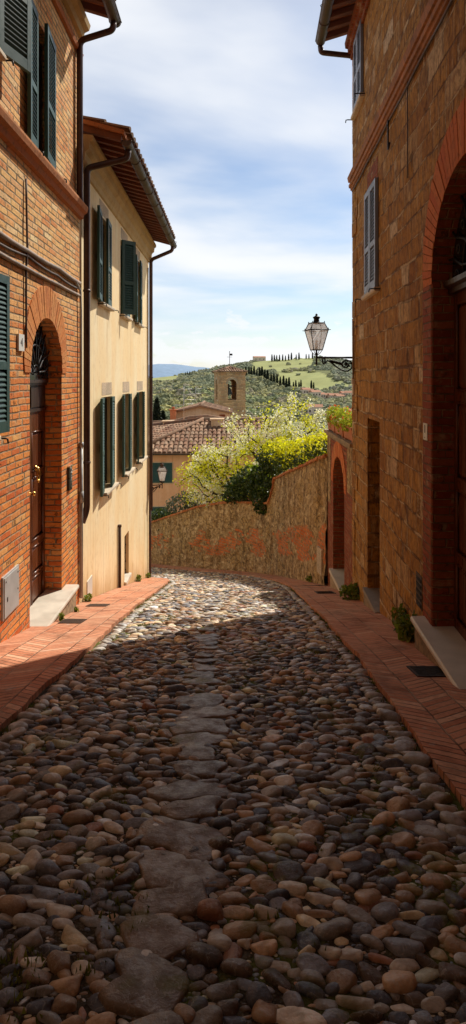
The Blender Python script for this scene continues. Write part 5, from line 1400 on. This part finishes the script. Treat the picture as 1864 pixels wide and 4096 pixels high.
# far village
hv = None
def far_house(p, Y, w, h, d, label, rot):
    a = (p-586)/1500; x = a*Y; z = terr(a, Y); t = thing('village_house', (x, Y, z), label, 'house', 'houses of the far village'); Mr = Matrix.Translation((x, Y, z)) @ Matrix.Rotation(rot, 4, 'Z')
    m = MB(); m.box((-w/2, -d/2, -3), (w/2, d/2, h), Mr); m.build('wall', 'far_wall', t)
    m = MB(); e = .4
    A = [Mr @ Vector(q) for q in ((-w/2-e, -d/2-e, h), (w/2+e, -d/2-e, h), (w/2+e, d/2+e, h), (-w/2-e, d/2+e, h), (-w/2-e, 0, h+1.6), (w/2+e, 0, h+1.6))]
    m.poly([A[0], A[1], A[5], A[4]]); m.poly([A[2], A[3], A[4], A[5]]); m.poly([A[1], A[2], A[5]]); m.poly([A[3], A[0], A[4]]); m.poly([A[3], A[2], A[1], A[0]]); m.build('roof', 'far_roof', t)
    for k in range(3): m = MB(); m.box((-w/2+w*(k+.5)/3-.45, -d/2-.03, h*.45), (-w/2+w*(k+.5)/3+.45, -d/2+.02, h*.45+1.5), Mr); m.build('window', 'dark_void', t)
for k, (p, Y, w, h, lab) in enumerate([(768, 500, 7, 5, 'far village house with a pink wall beside the cypress'), (779, 505, 6, 4, 'small far house just left of the village middle'), (792, 495, 8, 5, 'wide far house under the green field'), (806, 500, 6, 4, 'far house at the middle of the village row'), (820, 505, 7, 4.5, 'far house right of the village middle'), (838, 500, 8, 5, 'far house left of the lantern stem line'), (853, 495, 7, 4, 'far house near the right end of the village'), (868, 500, 8, 5, 'far house close to the stone corner edge'), (880, 498, 7, 4.5, 'rightmost far house touching the stone corner'), (792, 372, 9, 6, 'nearer pink house above the flower boxes')]):
    far_house(p, Y, w, h, 6, lab, random.uniform(-.4, .4))
far_house(652, 806, 16, 6, 9, 'red roofed villa on the hilltop beside the cypress group', .15)

# ------------------------------------------------------------------ houses below the lane
def hip_house(name, label, x0, x1, y0, y1, zb, ze, rise, mat, ov=.35):
    t = thing(name, ((x0+x1)/2, y0, zb), label, 'house'); m = MB()
    m.box((x0, y0, zb), (x1, y1, ze), None); m.build('wall', mat, t); return t
# pink house: eave towards us, a hip running up from its left corner
ph = thing('pink_house', (-1.0, 30, -10), 'salmon pink house with a weathered tiled roof beyond the bend', 'house')
PX0, PX1, PY0, PY1, PZE = -7.5, 2.2, 30.0, 37.5, -3.75
m = MB(); m.box((PX0, PY0, -11), (PX1, PY1, PZE)); m.build('wall', 'pink_stucco', ph)
HL = Vector((-4.95, 29.6, PZE)); RP = Vector((-1.65, 33.5, PZE+1.34)); RE = Vector((2.6, 33.5, PZE+1.34))
m = MB(); m.poly([HL, (2.6, 29.6, PZE), RE, RP]); m.poly([(-8.2, 33.0, -4.2), HL, RP, (-5.2, 36.3, -3.01)]); m.poly([(-8.2, 29.6, PZE-.02), HL, (-8.2, 33.0, -4.2)])
rf = m.build('roof', 'roof_tile', ph)
def tri_clip(o, ev, up, poly):
    def f(u, v):
        inside_ = False; n = len(poly); j = n-1
        for i in range(n):
            (xi, yi), (xj, yj) = poly[i], poly[j]
            if (yi > v) != (yj > v) and u < (xj-xi)*(v-yi)/(yj-yi)+xi: inside_ = not inside_
            j = i
        return inside_
    return f
def tiles_on(parent, pts, ev, pitch=.24, tl=.42, r=.10, name='roof_tiles', mat='roof_tile'):
    pts = [Vector(p) for p in pts]; nrm = (pts[1]-pts[0]).cross(pts[2]-pts[0]).normalized()
    if nrm.z < 0: nrm = -nrm
    ev = Vector(ev); ev = (ev - nrm*ev.dot(nrm)).normalized(); up = nrm.cross(ev).normalized()
    if up.z < 0: up = -up
    us = [(p-pts[0]).dot(ev) for p in pts]; vs = [(p-pts[0]).dot(up) for p in pts]; O = pts[0] + ev*min(us) + up*min(vs) + nrm*.02
    poly = [(u-min(us), v-min(vs)) for u, v in zip(us, vs)]
    m = MB(); coppi(m, O, ev, up, max(us)-min(us), max(vs)-min(vs), tri_clip(O, ev, up, poly), pitch, tl, r, .02); return m.build(name, mat, parent)
tiles_on(rf, [HL, (2.6, 29.6, PZE), RE, RP], (1, 0, 0))
tiles_on(rf, [(-8.2, 33.0, -4.2), HL, RP, (-5.2, 36.3, -3.01)], (-.78, .62, 0))
m = MB(); m.tube([HL+Vector((0,0,.08)), RP+Vector((0,0,.10))], .11, 8); m.tube([RP+Vector((0,0,.08)), RE+Vector((0,0,.08))], .12, 8); m.tube([RP+Vector((0,0,.1)), (-5.2, 36.3, -2.93)], .11, 8); m.build('ridge_tiles', 'roof_tile', rf)
gutter(ph, (-8, 29.52, PZE-.02), (2.6, 29.52, PZE-.02), .07)
def back_window(parent, x0, x1, z0, z1, y, shut):
    m = MB(); m.box((x0-.06, y-.03, z0-.05), (x1+.06, y-.002, z1+.05)); w = m.build('window', 'ochre_stucco', parent)
    m = MB(); m.box((x0, y-.035, z0), (x1, y-.031, z1)); m.build('pane', 'fan_glass', w)
    for (a, b) in shut:
        m = MB(); leaf_shutter(m, (a, y-.036), (1, 0), b-a, z0, z1, (0, -1)); m.build('shutter', 'green_paint', w)
back_window(ph, -4.12, -3.05, -5.28, -4.28, 30, [(-4.12, -3.68), (-3.58, -3.06)])
back_window(ph, -2.0, -1.1, -5.3, -4.3, 30, [(-2.0, -1.55), (-1.5, -1.1)])
back_window(ph, -4.15, -3.3, -7.9, -6.5, 30, [(-4.12, -3.7), (-3.68, -3.3)])
m = MB(); m.box((-1.2, 32.6, PZE+.6), (-.55, 33.2, PZE+1.42)); m.box((-1.27, 32.53, PZE+1.42), (-.48, 33.27, PZE+1.50)); m.box((-1.1, 32.57, PZE+1.1), (-.9, 32.599, PZE+1.35)); ch = m.build('chimney', 'ochre_stucco', ph)
m = MB(); m.box((-4.15, 35.3, PZE+.4), (-3.6, 35.9, PZE+1.12)); m.box((-4.22, 35.23, PZE+1.12), (-3.53, 35.97, PZE+1.19)); m.build('chimney', 'ochre_stucco', ph)
# second house with a gable turned our way
oh = thing('ochre_house', (-1.5, 42, -10), 'ochre house with a low gable and small tiled roof below the tower', 'house')
m = MB()
gz0 = -2.35; ap = (-.95, 42, -.98+.0)
GA, GL, GR = (-2.3, -2.0), (-4.2, -2.52), (-.25, -2.52)
m.poly([(GL[0], 42, -9), (GR[0], 42, -9), (GR[0], 42, GR[1]), (GA[0], 42, GA[1]), (GL[0], 42, GL[1])])
m.poly([(GL[0], 42, -9), (GL[0], 42, GL[1]), (GL[0], 48, GL[1]), (GL[0], 48, -9)]); m.poly([(GR[0], 42, -9), (GR[0], 42, GR[1]), (GR[0], 48, GR[1]), (GR[0], 48, -9)])
m.build('wall', 'ochre_stucco', oh)
A1 = [(GL[0]-.2, 41.7, GL[1]+.0), (GL[0]-.2, 48, GL[1]-.05), (GA[0], 48, GA[1]+.02), (GA[0], 41.7, GA[1]+.02)]; A2 = [(GR[0]+.2, 41.7, GR[1]+.0), (GR[0]+.2, 48, GR[1]-.05), (GA[0], 48, GA[1]+.02), (GA[0], 41.7, GA[1]+.02)]
m = MB(); m.poly(A1); m.poly(A2); rf2 = m.build('roof', 'roof_tile', oh)
tiles_on(rf2, A1, (0, 1, 0)); tiles_on(rf2, A2, (0, 1, 0))
m = MB(); m.tube([(GA[0], 41.7, GA[1]+.06), (GA[0], 48, GA[1]+.06)], .11, 8); m.build('ridge_tiles', 'roof_tile', rf2)
m = MB(); m.tube([(GL[0]-.2, 41.7, GL[1]+.05), (GA[0], 41.7, GA[1]+.05), (GR[0]+.2, 41.7, GR[1]+.05)], .09, 7); m.build('verge_tiles', 'roof_tile', rf2)
m = MB(); m.box((-.95, 41.96, -2.95), (-.55, 41.995, -2.6)); m.build('window', 'red_brick', oh)
m = MB(); m.box((-4.35, 41.2, -2.9), (-3.95, 41.6, -2.25)); m.box((-4.42, 41.13, -2.25), (-3.88, 41.67, -2.19)); m.lathe((-4.15, 41.4, -2.19), [(.08,0),(.10,.10),(.13,.12),(.13,.15),(.02,.18)], 8); m.build('chimney', 'terracotta', oh)
# long low roof between them
lh = thing('low_house', (-2.0, 38.5, -10), 'low house with a long ridge of old tiles behind the pink house', 'house')
m = MB(); m.box((-7.0, 38.6, -10), (1.0, 41.2, -3.35)); m.build('wall', 'ochre_stucco', lh)
B1 = [(-7.2, 38.2, -3.5), (1.2, 38.2, -3.5), (1.2, 40.4, -3.12), (-2.2, 40.4, -2.66), (-7.2, 40.4, -3.12)]
m = MB(); m.poly(B1); rf3 = m.build('roof', 'roof_tile', lh); tiles_on(rf3, B1, (1, 0, 0)); m = MB(); m.tube([(-7.2, 40.4, -3.05), (-4.2, 40.4, -3.0), (-2.9, 40.4, -2.68), (-1.8, 40.4, -2.6), (1.2, 40.4, -3.05)], .11, 8); m.build('ridge_tiles', 'roof_tile', rf3)
# aerials
def aerial(x, y, z0, z1, els, label):
    t = thing('tv_aerial', (x, y, z0), label, 'aerial', 'aerials on the old roofs'); m = MB(); m.tube([(x, y, z0), (x, y, z1)], .022, 6); m.build('mast', 'galvanised', t)
    for (z, L, sk) in els:
        m = MB(); m.tube([(x-L/2, y-.1, z-sk), (x+L/2, y+.1, z+sk)], .012, 5)
        for k in range(5): q = -L/2+L*k/4; m.tube([(x+q, y-.28, z+sk*q/L*2), (x+q, y+.28, z+sk*q/L*2)], .008, 4)
        m.build('element', 'galvanised', t)
aerial(-3.05, 37.0, -2.9, -.55, [(-.72, 1.0, .02), (-1.05, 1.3, .03), (-1.35, 1.5, -.03), (-1.65, 1.1, .02)], 'tall thin television aerial with several crossbars above the pink roof')
aerial(-2.75, 44.0, -1.7, -.7, [(-.85, .9, .05), (-1.15, .8, -.04)], 'shorter television aerial behind the taller one')
# ------------------------------------------------------------------ bell tower
TX, TYY, TW = -.40, 70.0, 1.55
tw = thing('bell_tower', (TX, TYY, -14), 'square stone bell tower with arched openings and a low tiled roof', 'tower')
rotT = R(12)
def TP_(side):
    c, s_ = math.cos(rotT + side*PI/2), math.sin(rotT + side*PI/2)
    def P(u, z, d):      # face 'side': u along the face, d inward
        lx, ly = u, -(TW-d); return (TX + lx*c - ly*s_, TYY + lx*s_ + ly*c, z)
    return P
def towerwall(side):
    m = MB(); P = TP_(side); o = dict(y0=-.52, y1=.52, zb=-2.55, zt=-.72, rise=.52, d=.42)
    wall(m, P, -TW, TW, lambda u: -14.0, .62, [o]); return m, P, o
for s_ in range(4):
    m, P, o = towerwall(s_); m.build('wall', 'tower_stone', tw)
    m = MB(); arch_ring(m, P, o, .2, .26, 16, out=.03); m.build('arch', 'lintel_stone', tw)
m = MB(); c = [TP_(k)(-TW-.05, 0, -.05) for k in range(4)]
for (z0, z1, e) in ((.55, .66, .10), (.42, .55, .05), (-2.72, -2.60, .06)):
    m = MB(); cc = [TP_(k)(-TW-e, 0, -e) for k in range(4)]; m.hexa([(q[0], q[1], z0) for q in cc] + [(q[0], q[1], z1) for q in cc]); m.build('cornice', 'tower_stone', tw)
m = MB(); cc = [Vector(TP_(k)(-TW-.22, .66, -.22)) for k in range(4)]; apx = Vector((TX, TYY, 1.22))
for k in range(4): m.poly([cc[k], cc[(k+1) % 4], apx])
m.poly(list(reversed(cc))); tr_ = m.build('roof', 'roof_tile', tw)
for k in range(4): tiles_on(tr_, [cc[k], cc[(k+1) % 4], apx], cc[(k+1) % 4]-cc[k], .28, .5, .12)
m = MB()
for k in range(4): m.tube([cc[k]+Vector((0,0,.06)), apx+Vector((0,0,.08))], .10, 7)
m.build('hip_tiles', 'roof_tile', tr_)
m = MB(); q = [TP_(k)(-TW+.3, -2.6, .3) for k in range(4)]; m.poly(q); m.build('belfry_floor', 'tower_stone', tw)
wv = MB(); wv.tube([apx, apx+Vector((0,0,1.75))], .035, 6); wv.tube([apx+Vector((-.28,0,1.2)), apx+Vector((.28,0,1.2))], .022, 5); wv.tube([apx+Vector((0,-.28,1.2)), apx+Vector((0,.28,1.2))], .022, 5)
wv.hexa([apx+Vector(v) for v in ((.02,-.01,1.38),(.34,-.01,1.38),(.34,.01,1.38),(.02,.01,1.38),(.02,-.01,1.6),(.34,-.01,1.6),(.34,.01,1.6),(.02,.01,1.6))]); wv.lathe(apx+Vector((0,0,1.75)), [(.02,0),(.06,.06),(.02,.13)], 6); wv.build('weathervane', 'wrought_iron', tr_)
bl = thing('church_bell', (TX+.0, TYY-.6, -1.4), 'dark bronze bell hanging in the front arch of the tower', 'bell')
m = MB(); m.lathe((TX-.12, TYY-.9, -1.95), [(.50,0),(.46,.10),(.36,.30),(.30,.62),(.24,.74),(.05,.80)], 14); m.build('bell_body', 'bronze', bl)
m = MB(); m.tube([(TX-.95, TYY-.9, -.98), (TX+.72, TYY-.9, -.98)], .10, 6); m.tube([(TX-.12, TYY-.9, -1.2), (TX-.12, TYY-.9, -.75)], .11, 6); m.build('headstock', 'rusty_iron', bl)
m = MB(); m.tube([(TX-.12, TYY-.9, -1.4), (TX-.12, TYY-.9, -2.1)], .06, 6); m.build('clapper', 'wrought_iron', bl)

# ------------------------------------------------------------------ light, sky, camera
w = bpy.data.worlds.new('World'); SC.world = w; w.use_nodes = True; nt = w.node_tree; nt.nodes.clear()
class WN(NT):
    def __init__(s): s.t = nt; s._geo = None
s = WN(); out = nt.nodes.new('ShaderNodeOutputWorld'); bg = nt.nodes.new('ShaderNodeBackground'); nt.links.new(bg.outputs[0], out.inputs[0])
sky = nt.nodes.new('ShaderNodeTexSky'); sky.sky_type = 'NISHITA'; sky.sun_disc = False
sky.sun_elevation = SEL; sky.sun_rotation = math.atan2(SAX, SAY); sky.air_density = 1.0; sky.dust_density = .6; sky.ozone_density = 1.5
tc = nt.nodes.new('ShaderNodeTexCoord'); q = s.sep(tc.outputs['Generated'])
zz = s.add(s.m('MAXIMUM', q[2], 0.0), .16)
u, v = s.m('DIVIDE', q[0], zz), s.m('DIVIDE', q[1], zz)
cv = s.comb(s.mul(u, .75), s.mul(v, 1.0), 2.7)
n1 = s.noise(cv, .85, 6, .50, .25); n2 = s.noise(s.comb(s.mul(u, .5), v, 7.1), .55, 4, .55, .2)
cl = s.add(s.mul(n1, .62), s.mul(n2, .38))
cl = s.rng(cl, .38, .56)
hi = s.rng(q[2], .50, .72)
soft = s.mul(cl, s.sub(.95, s.mul(hi, .8)))
cum = s.rng(s.add(s.noise(s.comb(s.mul(s.m('ARCTAN2', q[0], q[1]), 14), s.mul(q[2], 34), 1.3), 1.0, 6, .55), s.mul(s.m('ABSOLUTE', s.sub(q[2], .045)), -4.0)), .34, .48)
cloud = s.m('MAXIMUM', soft, s.mul(cum, .8), clamp=True)
shade = s.mix(n2, (12.9, 13.3, 14.0), (15.6, 15.7, 15.7))
skyc = s.mix(1.0, sky.outputs[0], s.mix(hi, (1.75, 1.78, 1.80), (.62, .50, .40)), 'MULTIPLY')
fin = s.mix(cloud, skyc, shade)
nt.links.new(fin, bg.inputs[0]); bg.inputs[1].default_value = .07
sl = bpy.data.lights.new('sun', 'SUN'); sl.energy = 5.0; sl.angle = R(.5); sl.color = (1, .95, .85)
so = bpy.data.objects.new('sun', sl); COL.objects.link(so); so.location = SUN*30
so.rotation_euler = (-SUN).to_track_quat('-Z', 'Y').to_euler()
cam = bpy.data.cameras.new('camera'); cam.sensor_fit = 'VERTICAL'; cam.sensor_height = 36; cam.lens = 36*1500/2576; cam.shift_y = -338/2576; cam.clip_start = .05; cam.clip_end = 9000
co = bpy.data.objects.new('camera', cam); COL.objects.link(co); co.rotation_euler = (PI/2, 0, 0); SC.camera = co
SC.render.engine = 'CYCLES'; SC.cycles.max_bounces = 7; SC.cycles.diffuse_bounces = 5; SC.cycles.transparent_max_bounces = 8
SC.cycles.use_denoising = True; SC.cycles.sample_clamp_indirect = 6
SC.view_settings.view_transform = 'Standard'; SC.view_settings.look = 'None'; SC.view_settings.exposure = 0; SC.view_settings.gamma = 1
SC.render.resolution_x = 466; SC.render.resolution_y = 1024
